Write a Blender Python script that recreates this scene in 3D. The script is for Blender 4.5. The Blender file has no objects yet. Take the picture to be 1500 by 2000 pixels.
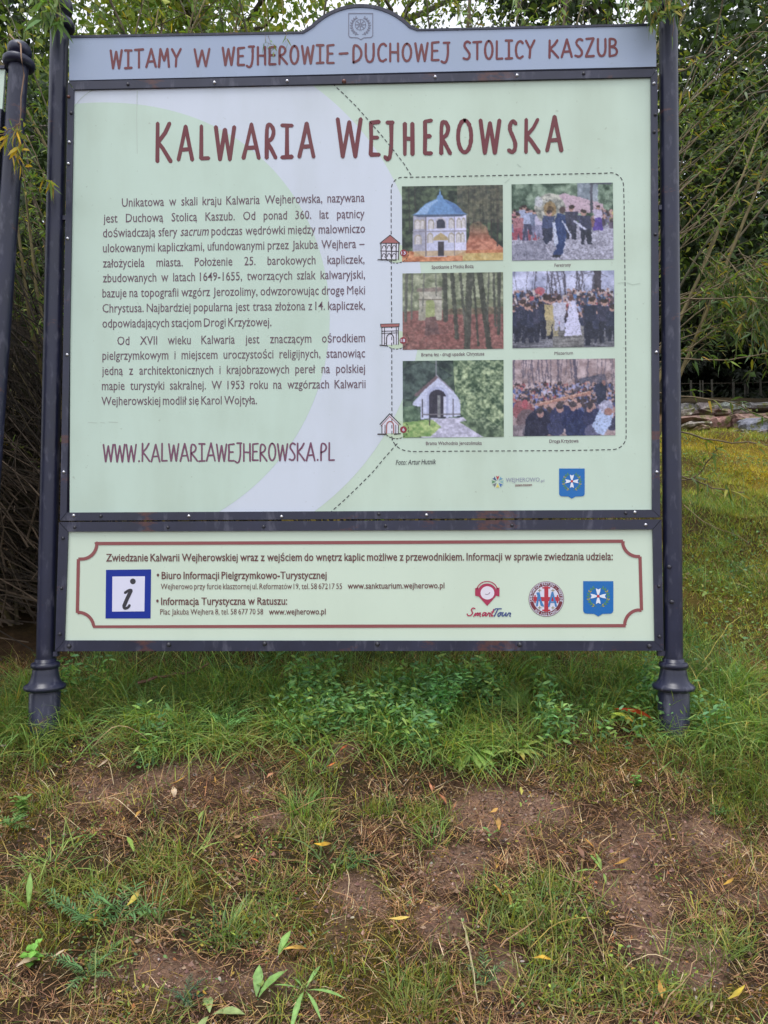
import bpy, math, random
import numpy as np
from mathutils import Vector, Matrix
from mathutils.geometry import tessellate_polygon

# ------------------------------------------------------------------ camera, world, sun
S = bpy.context.scene
C = S.collection
rng = np.random.default_rng(7)
random.seed(7)
F_PX = 1420.0
CAM = np.array([0.1817, -2.4655, 0.62])
PITCH, ROLL, YAW = 0.0351, 0.001, -0.0355
_f = np.array([math.sin(YAW) * math.cos(PITCH), math.cos(YAW) * math.cos(PITCH), math.sin(PITCH)])
_r = np.array([math.cos(YAW), -math.sin(YAW), 0.0])
_u = np.cross(_r, _f)
_r, _u = _r * math.cos(ROLL) + _u * math.sin(ROLL), -_r * math.sin(ROLL) + _u * math.cos(ROLL)
cam_d = bpy.data.cameras.new('camera')
cam = bpy.data.objects.new('camera', cam_d)
C.objects.link(cam)
cam.matrix_world = Matrix(((_r[0], _u[0], -_f[0], CAM[0]), (_r[1], _u[1], -_f[1], CAM[1]),
                           (_r[2], _u[2], -_f[2], CAM[2]), (0, 0, 0, 1)))
cam_d.sensor_fit = 'VERTICAL'
cam_d.sensor_height = 24.0
cam_d.lens = 24.0 * F_PX / 2000.0
cam_d.clip_start = 0.05
cam_d.clip_end = 600
S.camera = cam
S.render.resolution_x, S.render.resolution_y = 768, 1024

SUN_EL, SUN_AZ = math.radians(73), math.radians(205)
w = bpy.data.worlds.new("World")
S.world = w
w.use_nodes = True
nt = w.node_tree
nt.nodes.clear()
N = nt.nodes.new
sky = N('ShaderNodeTexSky'); sky.sky_type = 'NISHITA'; sky.sun_disc = False
sky.sun_elevation = SUN_EL; sky.sun_rotation = SUN_AZ
b1 = N('ShaderNodeBackground'); b1.inputs[1].default_value = 0.10
nt.links.new(sky.outputs[0], b1.inputs[0])
b2 = N('ShaderNodeBackground'); b2.inputs[1].default_value = 1.0
tc = N('ShaderNodeTexCoord'); nz = N('ShaderNodeTexNoise'); nz.inputs['Scale'].default_value = 2.2
nz.inputs['Detail'].default_value = 4
cr = N('ShaderNodeValToRGB')
cr.color_ramp.elements[0].position = 0.3; cr.color_ramp.elements[0].color = (0.86, 0.90, 1.0, 1)
cr.color_ramp.elements[1].position = 0.7; cr.color_ramp.elements[1].color = (1.06, 1.07, 1.12, 1)
nt.links.new(tc.outputs['Generated'], nz.inputs['Vector'])
nt.links.new(nz.outputs[0], cr.inputs[0]); nt.links.new(cr.outputs[0], b2.inputs[0])
mx = N('ShaderNodeMixShader'); mx.inputs[0].default_value = 0.85
nt.links.new(b1.outputs[0], mx.inputs[1]); nt.links.new(b2.outputs[0], mx.inputs[2])
wo = N('ShaderNodeOutputWorld'); nt.links.new(mx.outputs[0], wo.inputs[0])

sd = bpy.data.lights.new('sun', 'SUN'); sd.energy = 1.5; sd.angle = math.radians(25)
sd.color = (1.0, 0.98, 0.95)
so = bpy.data.objects.new('sun', sd); C.objects.link(so)
sdir = Vector((math.sin(SUN_AZ) * math.cos(SUN_EL), math.cos(SUN_AZ) * math.cos(SUN_EL), math.sin(SUN_EL)))
so.rotation_euler = sdir.to_track_quat('Z', 'Y').to_euler()
S.view_settings.view_transform = 'Standard'
S.view_settings.look = 'None'
S.view_settings.exposure = 0.5
S.view_settings.gamma = 1
S.cycles.max_bounces = 6
S.cycles.transparent_max_bounces = 8


# ------------------------------------------------------------------ helpers
def lin(c):
    c = np.asarray(c, float) / 255.0
    return np.where(c <= 0.04045, c / 12.92, ((c + 0.055) / 1.055) ** 2.4)


def ray(px, py):
    d = _f * F_PX + _r * (px - 750) + _u * (1000 - py)
    return d / d[1]                       # unit step in +Y


def W(px, py, Y=0.0):
    """measured picture point -> world point on the upright plane at depth Y"""
    return CAM + ray(px, py) * (Y - CAM[1])


def vnoise(x, y, scale=1.0, seed=0):
    x = np.asarray(x, float) * scale; y = np.asarray(y, float) * scale
    xi = np.floor(x).astype(np.int64); yi = np.floor(y).astype(np.int64)
    fx = x - xi; fy = y - yi
    fx = fx * fx * (3 - 2 * fx); fy = fy * fy * (3 - 2 * fy)

    def h(a, b):
        n = (a * 374761393 + b * 668265263 + seed * 974634777) & 0x7fffffff
        n = ((n ^ (n >> 13)) * 1274126177) & 0x7fffffff
        return ((n ^ (n >> 16)) & 0xffff) / 65535.0
    return (h(xi, yi) * (1 - fx) + h(xi + 1, yi) * fx) * (1 - fy) + (h(xi, yi + 1) * (1 - fx) + h(xi + 1, yi + 1) * fx) * fy


def fbm(x, y, scale, seed=0, o=4):
    s = 0; a = 0.5
    for i in range(o):
        s = s + a * vnoise(x, y, scale * 2 ** i, seed + i * 17); a *= 0.5
    return s / (1 - 0.5 ** o)


_GY = np.array([-60, -9, -4, -2.2, 0, 5.3, 6.8, 7.7, 9, 18, 40, 90, 400.])
_GZ = np.array([-3.2, -1.75, -1.22, -0.76, -0.04, 1.66, 1.93, 2.22, 2.52, 4.5, 7.6, 12, 20.])


def G(x, y):
    x = np.asarray(x, float); y = np.asarray(y, float)
    z = np.interp(y, _GY, _GZ)
    near = np.clip(1 - np.abs(y + 0.3) / 6, 0, 1)
    z = z + 0.02 * np.clip(x, -2, 2)
    z = z + near * ((fbm(x, y, 2.2, 3) - 0.5) * 0.10 + (fbm(x, y, 9, 5) - 0.5) * 0.035)
    z = z + (fbm(x, y, 0.5, 9) - 0.5) * 0.16 * np.clip(np.abs(y) / 4, 0, 1)
    z = z + (fbm(x, y, 1.7, 15, 3) - .5) * .26 * np.clip((y - .3) / 1.5, 0, 1) * np.clip((6.5 - y) / 2, 0, 1)
    # the turf ends in a little worn lip in front of the posts
    z = z + 0.03 / (1 + np.exp(-(y + 0.14 + 0.08 * (fbm(x, y, 3, 21) - 0.5)) * 30)) - 0.03
    return z


_T = np.concatenate([np.arange(.85, 4, .003), np.arange(4, 30, .02), np.arange(30, 120, .2)])


def GP(px, py):
    """world point where the sight line of a picture point meets the ground"""
    P = CAM + ray(px, py)[None] * _T[:, None]
    g = G(P[:, 0], P[:, 1]); k = np.argmax(P[:, 2] <= g)
    if P[k, 2] > g[k]: k = len(_T) - 1
    return np.array([P[k, 0], P[k, 1], g[k]])


def to_px(P):
    d = np.asarray(P, float) - CAM
    q = np.maximum(d @ _f, 1e-3)
    return 750 + F_PX * (d @ _r) / q, 1000 - F_PX * (d @ _u) / q


def link(o, parent=None, **kw):
    C.objects.link(o)
    if parent is not None:
        o.parent = parent
        o.matrix_parent_inverse = Matrix.Identity(4)
        pm = parent
        off = Vector((0, 0, 0))
        while pm is not None:
            off += pm.location; pm = pm.parent
        if any(abs(v) > 1e-9 for v in off):
            o.location = o.location - off
    for k, v in kw.items():
        if v is not None: o[k] = v
    return o


def mk(name, V, faces, mat, parent=None, col=None, smooth=False, kind=None, label=None, category=None, group=None, loc=None):
    """V (n,3) world coordinates, faces: list of int arrays (m,k); one mesh object"""
    V = np.asarray(V, np.float32).reshape(-1, 3)
    if loc is not None: V = V - np.asarray(loc, np.float32)
    faces = [np.asarray(f, np.int32) for f in faces if len(f)]
    me = bpy.data.meshes.new(name)
    me.vertices.add(len(V)); me.vertices.foreach_set('co', V.ravel())
    tot = sum(f.size for f in faces); npoly = sum(len(f) for f in faces)
    me.loops.add(tot); me.polygons.add(npoly)
    me.loops.foreach_set('vertex_index', np.concatenate([f.ravel() for f in faces]))
    lt = np.concatenate([np.full(len(f), f.shape[1]) for f in faces])
    ls = np.concatenate([[0], np.cumsum(lt)[:-1]])
    me.polygons.foreach_set('loop_start', ls.astype(np.int32))
    me.polygons.foreach_set('loop_total', lt.astype(np.int32))
    me.polygons.foreach_set('use_smooth', np.full(npoly, bool(smooth)))
    if col is not None:
        a = me.color_attributes.new('col', 'FLOAT_COLOR', 'POINT')
        cc = np.ones((len(V), 4), np.float32); cc[:, :3] = col
        a.data.foreach_set('color', cc.ravel())
    me.update(calc_edges=True); me.validate()
    me.materials.append(mat)
    o = bpy.data.objects.new(name, me)
    if loc is not None: o.location = Vector([float(v) for v in loc])
    return link(o, parent, kind=kind, label=label, category=category, group=group)


def empty(name, loc, label=None, category=None, group=None, parent=None):
    o = bpy.data.objects.new(name, None)
    o.empty_display_size = 0.1
    o.location = Vector([float(v) for v in loc])
    return link(o, parent, label=label, category=category, group=group)


class MB:
    def __init__(s): s.V = []; s.F = {}; s.c = []; s.n = 0

    def add(s, V, *fs, col=None):
        V = np.asarray(V, float).reshape(-1, 3)
        for f in fs:
            f = np.asarray(f, int)
            if f.size: s.F.setdefault(f.shape[1], []).append(f + s.n)
        s.V.append(V); s.n += len(V)
        cc = np.ones((len(V), 3)) * (0.5 if col is None else np.asarray(col))
        s.c.append(cc)
        return s

    def build(s, name, mat, parent=None, **kw):
        return mk(name, np.vstack(s.V), [np.vstack(f) for f in s.F.values()], mat, parent, col=np.vstack(s.c), **kw)


def tube(P, R, n=6, cap=True):
    P = np.asarray(P, float); R = np.broadcast_to(np.asarray(R, float), (len(P),))
    T = np.gradient(P, axis=0); T /= np.linalg.norm(T, axis=1)[:, None] + 1e-12
    ref = np.array([0.31, 0.87, 0.11]) if abs(T[0][2]) > 0.7 else np.array([0, 0, 1.0])
    A = np.cross(T, ref); A /= np.linalg.norm(A, axis=1)[:, None] + 1e-12
    B = np.cross(T, A)
    th = np.linspace(0, 2 * math.pi, n, endpoint=False)
    V = (P[:, None] + R[:, None, None] * (np.cos(th)[None, :, None] * A[:, None] + np.sin(th)[None, :, None] * B[:, None])).reshape(-1, 3)
    i = np.arange(len(P) - 1)[:, None] * n; j = np.arange(n)[None]; k = (j + 1) % n
    Q = np.stack([i + j, i + k, i + n + k, i + n + j], -1).reshape(-1, 4)
    T3 = np.zeros((0, 3), int)
    if cap:
        V = np.vstack([V, P[:1], P[-1:]]); a = len(V) - 2
        j = j[0]; k = k[0]; o = (len(P) - 1) * n
        T3 = np.vstack([np.stack([k, j, np.full(n, a)], -1), np.stack([o + j, o + k, np.full(n, a + 1)], -1)])
    return V, Q, T3


def lathe(prof, n=28, base=(0, 0, 0)):
    prof = np.asarray(prof, float)
    th = np.linspace(0, 2 * math.pi, n, endpoint=False)
    V = np.stack([prof[:, 0, None] * np.cos(th), prof[:, 0, None] * np.sin(th), np.broadcast_to(prof[:, 1, None], (len(prof), n))], -1).reshape(-1, 3) + np.asarray(base)
    i = np.arange(len(prof) - 1)[:, None] * n; j = np.arange(n)[None]; k = (j + 1) % n
    return V, np.stack([i + j, i + k, i + n + k, i + n + j], -1).reshape(-1, 4)


# ------------------------------------------------------------------ materials
def newmat(name):
    m = bpy.data.materials.new(name); m.use_nodes = True
    t = m.node_tree; t.nodes.clear()
    o = t.nodes.new('ShaderNodeOutputMaterial'); p = t.nodes.new('ShaderNodeBsdfPrincipled')
    t.links.new(p.outputs[0], o.inputs[0])
    return m, t, p, o


def noise(t, scale, detail=4, coord='Object', stretch=None, rough=0.55):
    c = t.nodes.new('ShaderNodeTexCoord'); n = t.nodes.new('ShaderNodeTexNoise')
    n.inputs['Scale'].default_value = scale; n.inputs['Detail'].default_value = detail; n.inputs['Roughness'].default_value = rough
    if stretch:
        mp = t.nodes.new('ShaderNodeMapping'); mp.inputs['Scale'].default_value = stretch
        t.links.new(c.outputs[coord], mp.inputs[0]); t.links.new(mp.outputs[0], n.inputs['Vector'])
    else: t.links.new(c.outputs[coord], n.inputs['Vector'])
    return n


def ramp(t, src, a, b, c0=(0, 0, 0, 1), c1=(1, 1, 1, 1)):
    r = t.nodes.new('ShaderNodeValToRGB'); e = r.color_ramp.elements
    e[0].position = a; e[1].position = b; e[0].color = c0; e[1].color = c1
    t.links.new(src, r.inputs[0]); return r


def mixc(t, fac, a, b, mode='MIX'):
    m = t.nodes.new('ShaderNodeMixRGB'); m.blend_type = mode
    for i, v in enumerate((fac, a, b)):
        if isinstance(v, (int, float)): m.inputs[i].default_value = v
        elif isinstance(v, (tuple, list, np.ndarray)): m.inputs[i].default_value = tuple(v)[:3] + (1,)
        else: t.links.new(v, m.inputs[i])
    return m.outputs[0]


def bump(t, p, src, strength, dist=0.002):
    b = t.nodes.new('ShaderNodeBump'); b.inputs['Strength'].default_value = strength; b.inputs['Distance'].default_value = dist
    t.links.new(src, b.inputs['Height']); t.links.new(b.outputs[0], p.inputs['Normal'])


def print_mat(name, rgb=None, rough=0.38, grime=0.2):
    """printed vinyl with faint streaks of grime; rgb None takes the colour attribute"""
    m, t, p, o = newmat(name)
    if rgb is None:
        a = t.nodes.new('ShaderNodeAttribute'); a.attribute_name = 'col'; base = a.outputs['Color']
    else: base = tuple(float(v) for v in lin(rgb))
    n1 = noise(t, 1.6, 7, stretch=(2.6, 1, 0.6)); r1 = ramp(t, n1.outputs[0], 0.45, 0.8)
    n2 = noise(t, 3.5, 8); r2 = ramp(t, n2.outputs[0], 0.48, 0.75)
    s = mixc(t, 0.5, r1.outputs[0], r2.outputs[0], 'ADD')
    mlt = t.nodes.new('ShaderNodeMath'); mlt.operation = 'MULTIPLY'; mlt.inputs[1].default_value = grime
    t.links.new(s, mlt.inputs[0])
    c = mixc(t, mlt.outputs[0], base, tuple(lin((150, 160, 135))))
    n3 = noise(t, 60, 2); r3 = ramp(t, n3.outputs[0], 0.70, 0.76)
    m3 = t.nodes.new('ShaderNodeMath'); m3.operation = 'MULTIPLY'; m3.inputs[1].default_value = grime * 0.9
    t.links.new(r3.outputs[0], m3.inputs[0])
    c = mixc(t, m3.outputs[0], c, tuple(lin((120, 125, 100))))
    t.links.new(c, p.inputs['Base Color'])
    rr = ramp(t, n2.outputs[0], 0.3, 0.8, (rough - .06,) * 3 + (1,), (rough + .15,) * 3 + (1,))
    t.links.new(rr.outputs[0], p.inputs['Roughness'])
    p.inputs['Specular IOR Level'].default_value = 0.4
    n4 = noise(t, 2.0, 2); bump(t, p, n4.outputs[0], 0.25, 0.01)
    return m


def paint_mat(name, rgb=(47, 46, 58), rust=0.5):
    m, t, p, o = newmat(name)
    n1 = noise(t, 7, 6); n2 = noise(t, 40, 4, stretch=(1, 1, 0.35))
    c = mixc(t, ramp(t, n1.outputs[0], 0.3, 0.75).outputs[0], tuple(lin(np.array(rgb) * 0.86)), tuple(lin(np.array(rgb) * 1.14)))
    sc = ramp(t, n2.outputs[0], 0.56, 0.7)
    f0 = t.nodes.new('ShaderNodeMath'); f0.operation = 'MULTIPLY'; f0.inputs[1].default_value = 0.35
    t.links.new(sc.outputs[0], f0.inputs[0])
    c = mixc(t, f0.outputs[0], c, tuple(lin((112, 112, 128))))
    n3 = noise(t, 5.5, 9, stretch=(0.6, 1, 1.6), rough=0.7)
    rs = ramp(t, n3.outputs[0], 0.66 - 0.09 * rust, 0.70 - 0.09 * rust)
    n4 = noise(t, 90, 3)
    rc = mixc(t, n4.outputs[0], tuple(lin((58, 40, 42))), tuple(lin((112, 66, 54))))
    f1 = t.nodes.new('ShaderNodeMath'); f1.operation = 'MULTIPLY'; f1.inputs[1].default_value = 0.75
    t.links.new(rs.outputs[0], f1.inputs[0])
    c = mixc(t, f1.outputs[0], c, rc)
    t.links.new(c, p.inputs['Base Color'])
    rr = ramp(t, n1.outputs[0], 0.2, 0.8, (0.27,) * 3 + (1,), (0.5,) * 3 + (1,))
    t.links.new(rr.outputs[0], p.inputs['Roughness'])
    p.inputs['Specular IOR Level'].default_value = 0.55
    bump(t, p, n2.outputs[0], 0.25, 0.0015)
    return m


def veg_mat(name, trans=0.3, rough=0.5, var=0.35, nscale=25):
    m, t, p, o = newmat(name)
    a = t.nodes.new('ShaderNodeAttribute'); a.attribute_name = 'col'
    n = noise(t, nscale, 3)
    k = ramp(t, n.outputs[0], 0.25, 0.75, (1 - var,) * 3 + (1,), (1 + var,) * 3 + (1,))
    c = mixc(t, 1.0, a.outputs['Color'], k.outputs[0], 'MULTIPLY')
    t.links.new(c, p.inputs['Base Color']); p.inputs['Roughness'].default_value = rough
    p.inputs['Specular IOR Level'].default_value = 0.35
    if trans:
        tr = t.nodes.new('ShaderNodeBsdfTranslucent'); t.links.new(mixc(t, 1.0, c, (1.3, 1.35, 0.6), 'MULTIPLY'), tr.inputs[0])
        mx = t.nodes.new('ShaderNodeMixShader'); mx.inputs[0].default_value = trans
        t.links.new(p.outputs[0], mx.inputs[1]); t.links.new(tr.outputs[0], mx.inputs[2]); t.links.new(mx.outputs[0], o.inputs[0])
    return m


def bark_mat(name):
    m, t, p, o = newmat(name)
    a = t.nodes.new('ShaderNodeAttribute'); a.attribute_name = 'col'
    n = noise(t, 30, 6, stretch=(1, 1, 0.25))
    k = ramp(t, n.outputs[0], 0.3, 0.7, (0.55,) * 3 + (1,), (1.4,) * 3 + (1,))
    t.links.new(mixc(t, 1.0, a.outputs['Color'], k.outputs[0], 'MULTIPLY'), p.inputs['Base Color'])
    p.inputs['Roughness'].default_value = 0.85
    bump(t, p, n.outputs[0], 0.6, 0.004)
    return m


def ground_mat():
    m, t, p, o = newmat('ground_soil')
    a = t.nodes.new('ShaderNodeAttribute'); a.attribute_name = 'col'
    n1 = noise(t, 45, 8, rough=0.7); n2 = noise(t, 260, 5, rough=0.75); n3 = noise(t, 6, 5)
    k = ramp(t, n1.outputs[0], 0.3, 0.7, (0.55,) * 3 + (1,), (1.4, 1.36, 1.3, 1))
    c = mixc(t, 1.0, a.outputs['Color'], k.outputs[0], 'MULTIPLY')
    k2 = ramp(t, n2.outputs[0], 0.35, 0.68, (0.6,) * 3 + (1,), (1.45, 1.4, 1.35, 1))
    c = mixc(t, 1.0, c, k2.outputs[0], 'MULTIPLY')
    k3 = ramp(t, n3.outputs[0], 0.3, 0.7, (0.8, 0.8, 0.82, 1), (1.18, 1.12, 1.1, 1))
    c = mixc(t, 1.0, c, k3.outputs[0], 'MULTIPLY')
    t.links.new(c, p.inputs['Base Color']); p.inputs['Roughness'].default_value = 0.95
    p.inputs['Specular IOR Level'].default_value = 0.15
    h = mixc(t, 0.5, n1.outputs[0], n2.outputs[0]); bump(t, p, h, 1.0, 0.012)
    return m


def stone_mat():
    m, t, p, o = newmat('rough_stone')
    a = t.nodes.new('ShaderNodeAttribute'); a.attribute_name = 'col'
    n1 = noise(t, 5, 8, rough=0.65); n2 = noise(t, 24, 6)
    c = mixc(t, 1.0, a.outputs['Color'], ramp(t, n2.outputs[0], 0.3, 0.7, (0.55,) * 3 + (1,), (1.4,) * 3 + (1,)).outputs[0], 'MULTIPLY')
    ms = ramp(t, n1.outputs[0], 0.54, 0.62)
    c = mixc(t, ms.outputs[0], c, tuple(lin((96, 98, 50))))
    t.links.new(c, p.inputs['Base Color']); p.inputs['Roughness'].default_value = 0.9
    bump(t, p, n2.outputs[0], 0.8, 0.02)
    return m


M_PAINT = paint_mat('graphite_paint', (31, 34, 58), 0.7)
M_FRAME = paint_mat('weathered_frame_paint', (41, 43, 64), 0.95)
M_LEAF = veg_mat('willow_leaf', 0.35, 0.5, 0.25, 8)
M_CROWN = veg_mat('crown_leaf', 0.3, 0.6, 0.3, 3)
M_GRASS = veg_mat('grass_blade', 0.3, 0.55, 0.3, 14)
M_STRAW = veg_mat('dry_straw', 0.1, 0.8, 0.3, 30)
M_HERB = veg_mat('herb_leaf', 0.3, 0.5, 0.3, 60)
M_BARK = bark_mat('bark')
M_GROUND = ground_mat()
M_STONE = stone_mat()


def metal_mat(name, rgb, rough):
    m, t, p, o = newmat(name)
    n = noise(t, 200, 3)
    t.links.new(mixc(t, n.outputs[0], tuple(lin(np.array(rgb) * 0.8)), tuple(lin(np.minimum(np.array(rgb) * 1.1, 255)))), p.inputs['Base Color'])
    p.inputs['Metallic'].default_value = 0.9; p.inputs['Roughness'].default_value = rough
    return m


M_ZINC = metal_mat('zinc_bolt', (215, 215, 222), 0.3)
M_DARKBOLT = paint_mat('painted_bolt', (38, 37, 46), 0.2)
M_RUSTBOLT = paint_mat('rusty_bolt', (110, 62, 46), 1.0)
# ------------------------------------------------------------------ printing helpers
def quadpx(mb, pts, Y):
    V = [W(a, b, Y) for a, b in pts]
    mb.add(V, [[0, 3, 2, 1]] if len(V) == 4 else [list(range(len(V)))[::-1]])


def polypx(mb, pts, Y, col=None):
    """filled flat shape given by its measured outline"""
    V = [W(a, b, Y) for a, b in pts]
    tri = tessellate_polygon([[Vector((a, -b, 0)) for a, b in pts]])
    tri = np.array(tri)
    if not len(tri): return
    # face the viewer
    a, b, c = (np.array(pts)[tri[:, i]] for i in range(3))
    cr = (b[:, 0] - a[:, 0]) * (c[:, 1] - a[:, 1]) - (b[:, 1] - a[:, 1]) * (c[:, 0] - a[:, 0])
    tri[cr > 0] = tri[cr > 0][:, ::-1]
    mb.add(V, tri, col=col)


_EPS = [0.0]


def strokepx(mb, pts, wid, Y, col=None, caps=True, jitter=0.0):
    """a hand-drawn stroke of the given width (picture px)"""
    P = np.asarray(pts, float)
    keep = np.r_[True, np.linalg.norm(np.diff(P, axis=0), axis=1) > 1e-3]; P = P[keep]
    if len(P) < 2: return
    T = np.diff(P, axis=0); T /= np.linalg.norm(T, axis=1)[:, None]
    for i in range(1, len(T)):                    # sharp corners: two strokes that meet
        if (T[i] * T[i - 1]).sum() < 0.35:
            strokepx(mb, P[:i + 1], wid, Y, col, caps, jitter); strokepx(mb, P[i:], wid, Y, col, caps, jitter); return
    Nn = np.stack([-T[:, 1], T[:, 0]], 1)
    M = np.vstack([Nn[:1], Nn[:-1] + Nn[1:], Nn[-1:]]); M /= np.maximum(np.linalg.norm(M, axis=1)[:, None], 0.35)
    h = wid / 2 * (1 + (np.random.default_rng(int(P.sum() * 10) % 9999).normal(0, jitter, len(P)) if jitter else 0))
    h = np.broadcast_to(h, (len(P),))[:, None]
    L = P + M * h; R = P - M * h
    n = len(P)
    Y = Y - (_EPS[0] % 8) * 0.00003; _EPS[0] += 1
    pts2 = list(L) + list(R)
    Q = [[i, i + 1, n + i + 1, n + i] for i in range(n - 1)]
    V = [W(a, b, Y) for a, b in pts2]; T3 = []
    if caps:
        for e, sgn in ((0, -1), (n - 1, 1)):
            t = T[0] if e == 0 else T[-1]
            tip = P[e] + sgn * t * wid * 0.42
            q1 = L[e] * 0.72 + R[e] * 0.28 + sgn * t * wid * 0.33; q2 = L[e] * 0.28 + R[e] * 0.72 + sgn * t * wid * 0.33
            k = len(V); V += [W(*q1, Y), W(*tip, Y), W(*q2, Y)]
            f = [[e, k, k + 1], [e, k + 1, n + e], [n + e, k + 1, k + 2]]
            T3 += f
    mb.add(V, Q, T3, col=col)


def arcpts(cx, cy, rx, ry, a0, a1, n=14):
    a = np.radians(np.linspace(a0, a1, n))
    return list(zip(cx + rx * np.cos(a), cy + ry * np.sin(a)))


# hand-drawn condensed capitals: width, strokes in a unit-height box
def _o(cx, cy, rx, ry, a0=90, a1=450, n=16): return arcpts(cx, cy, rx, ry, a0, a1, n)
GL = {
 'A': (.50, [[(0, 0), (.12, .45), (.26, 1), (.39, .45), (.5, 0)], [(.10, .30), (.42, .32)]]),
 'B': (.40, [[(.02, 0), (.02, 1)], [(.02, 1), (.26, .97), (.33, .8), (.27, .6), (.04, .54), (.3, .48), (.39, .28), (.32, .06), (.02, 0)]]),
 'C': (.40, [[(.4, .84), (.3, .98), (.14, .92), (.04, .68), (.03, .35), (.1, .08), (.24, 0), (.4, .12)]]),
 'D': (.42, [[(.03, 0), (.03, 1), (.24, .92), (.38, .7), (.41, .42), (.3, .14), (.03, 0)]]),
 'E': (.36, [[(.36, 1), (.04, .97), (.05, .5), (.03, .02), (.36, .02)], [(.05, .53), (.3, .53)]]),
 'H': (.42, [[(.03, 0), (.03, 1)], [(.40, 0), (.39, 1)], [(.03, .52), (.39, .5)]]),
 'I': (.36, [[(.18, 0), (.18, 1)], [(.0, 1), (.36, .99)], [(0, 0), (.36, .02)]]),
 'J': (.34, [[(.06, 1), (.34, 1)], [(.26, 1), (.27, .35), (.2, -.05), (.08, -.14), (-.04, -.04)]]),
 'K': (.46, [[(.03, 0), (.04, 1)], [(.42, 1), (.28, .75), (.05, .5), (.2, .35), (.46, 0)]]),
 'L': (.34, [[(.04, 1), (.03, .02), (.34, .03)]]),
 'M': (.52, [[(0, 0), (.08, 1), (.27, .35), (.45, 1), (.52, 0)]]),
 'O': (.46, [_o(.23, .5, .2, .49)]),
 'P': (.38, [[(.03, 0), (.03, 1), (.25, .97), (.36, .78), (.28, .56), (.03, .46)]]),
 'R': (.40, [[(.03, 0), (.03, 1), (.24, .97), (.35, .78), (.26, .56), (.04, .48), (.24, .25), (.42, 0)]]),
 'S': (.36, [[(.36, .9), (.22, 1), (.08, .9), (.05, .72), (.2, .52), (.34, .3), (.32, .1), (.18, 0), (0, .08)]]),
 'T': (.44, [[(.0, .98), (.44, 1)], [(.22, 1), (.22, 0)]]),
 'U': (.42, [[(.03, 1), (.02, .35), (.1, .06), (.22, 0), (.34, .08), (.40, .35), (.39, 1)]]),
 'W': (.58, [[(0, 1), (.13, 0), (.29, .92), (.44, 0), (.58, 1)]]),
 'Y': (.46, [[(0, 1), (.23, .5), (.46, 1)], [(.23, .5), (.2, 0)]]),
 'Z': (.40, [[(.02, .98), (.38, 1), (.0, 0), (.40, .02)]]),
 '-': (.40, [[(.04, .5), (.38, .52)]]),
 '.': (.14, [[(.06, .0), (.08, .04)]]),
 'N': (.44, [[(.02, 0), (.03, 1), (.4, 0), (.41, 1)]]),
}


def smooth_stroke(s, k=3):
    s = np.asarray(s, float)
    if len(s) < 4: return s
    for _ in range(k - 1):           # corner cutting
        a = s[:-1] * .78 + s[1:] * .22; b = s[:-1] * .22 + s[1:] * .78
        s = np.vstack([s[:1], np.stack([a, b], 1).reshape(-1, 2), s[-1:]])
    return s


def handword(mb, word, x0, x1, yb0, yb1, h, wid, Y, gap=.16, sharp='WMAEZLTKHIYN', jit=.05):
    ws = [GL[c][0] for c in word]; tot = sum(ws) + gap * (len(word) - 1)
    k = (x1 - x0) / tot; x = x0
    r = random.Random(word)
    for c, wd in zip(word, ws):
        dy = r.uniform(-.02, .02) * h; hs = h * r.uniform(.97, 1.03)
        for s in GL[c][1]:
            s = np.asarray(s) if c in sharp else smooth_stroke(s)
            px = x + s[:, 0] * k
            base = yb0 + (yb1 - yb0) * (px - x0) / max(x1 - x0, 1)
            strokepx(mb, np.stack([px, base + dy - s[:, 1] * hs], 1), wid, Y, jitter=jit)
        x += (wd + gap) * k


_tc = {}
CAPH, XH = 0.682, 0.449


_ACC = {'ą': 'a', 'ę': 'e', 'ż': 'z', 'Ą': 'A', 'Ę': 'E', 'Ż': 'Z'}


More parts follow.
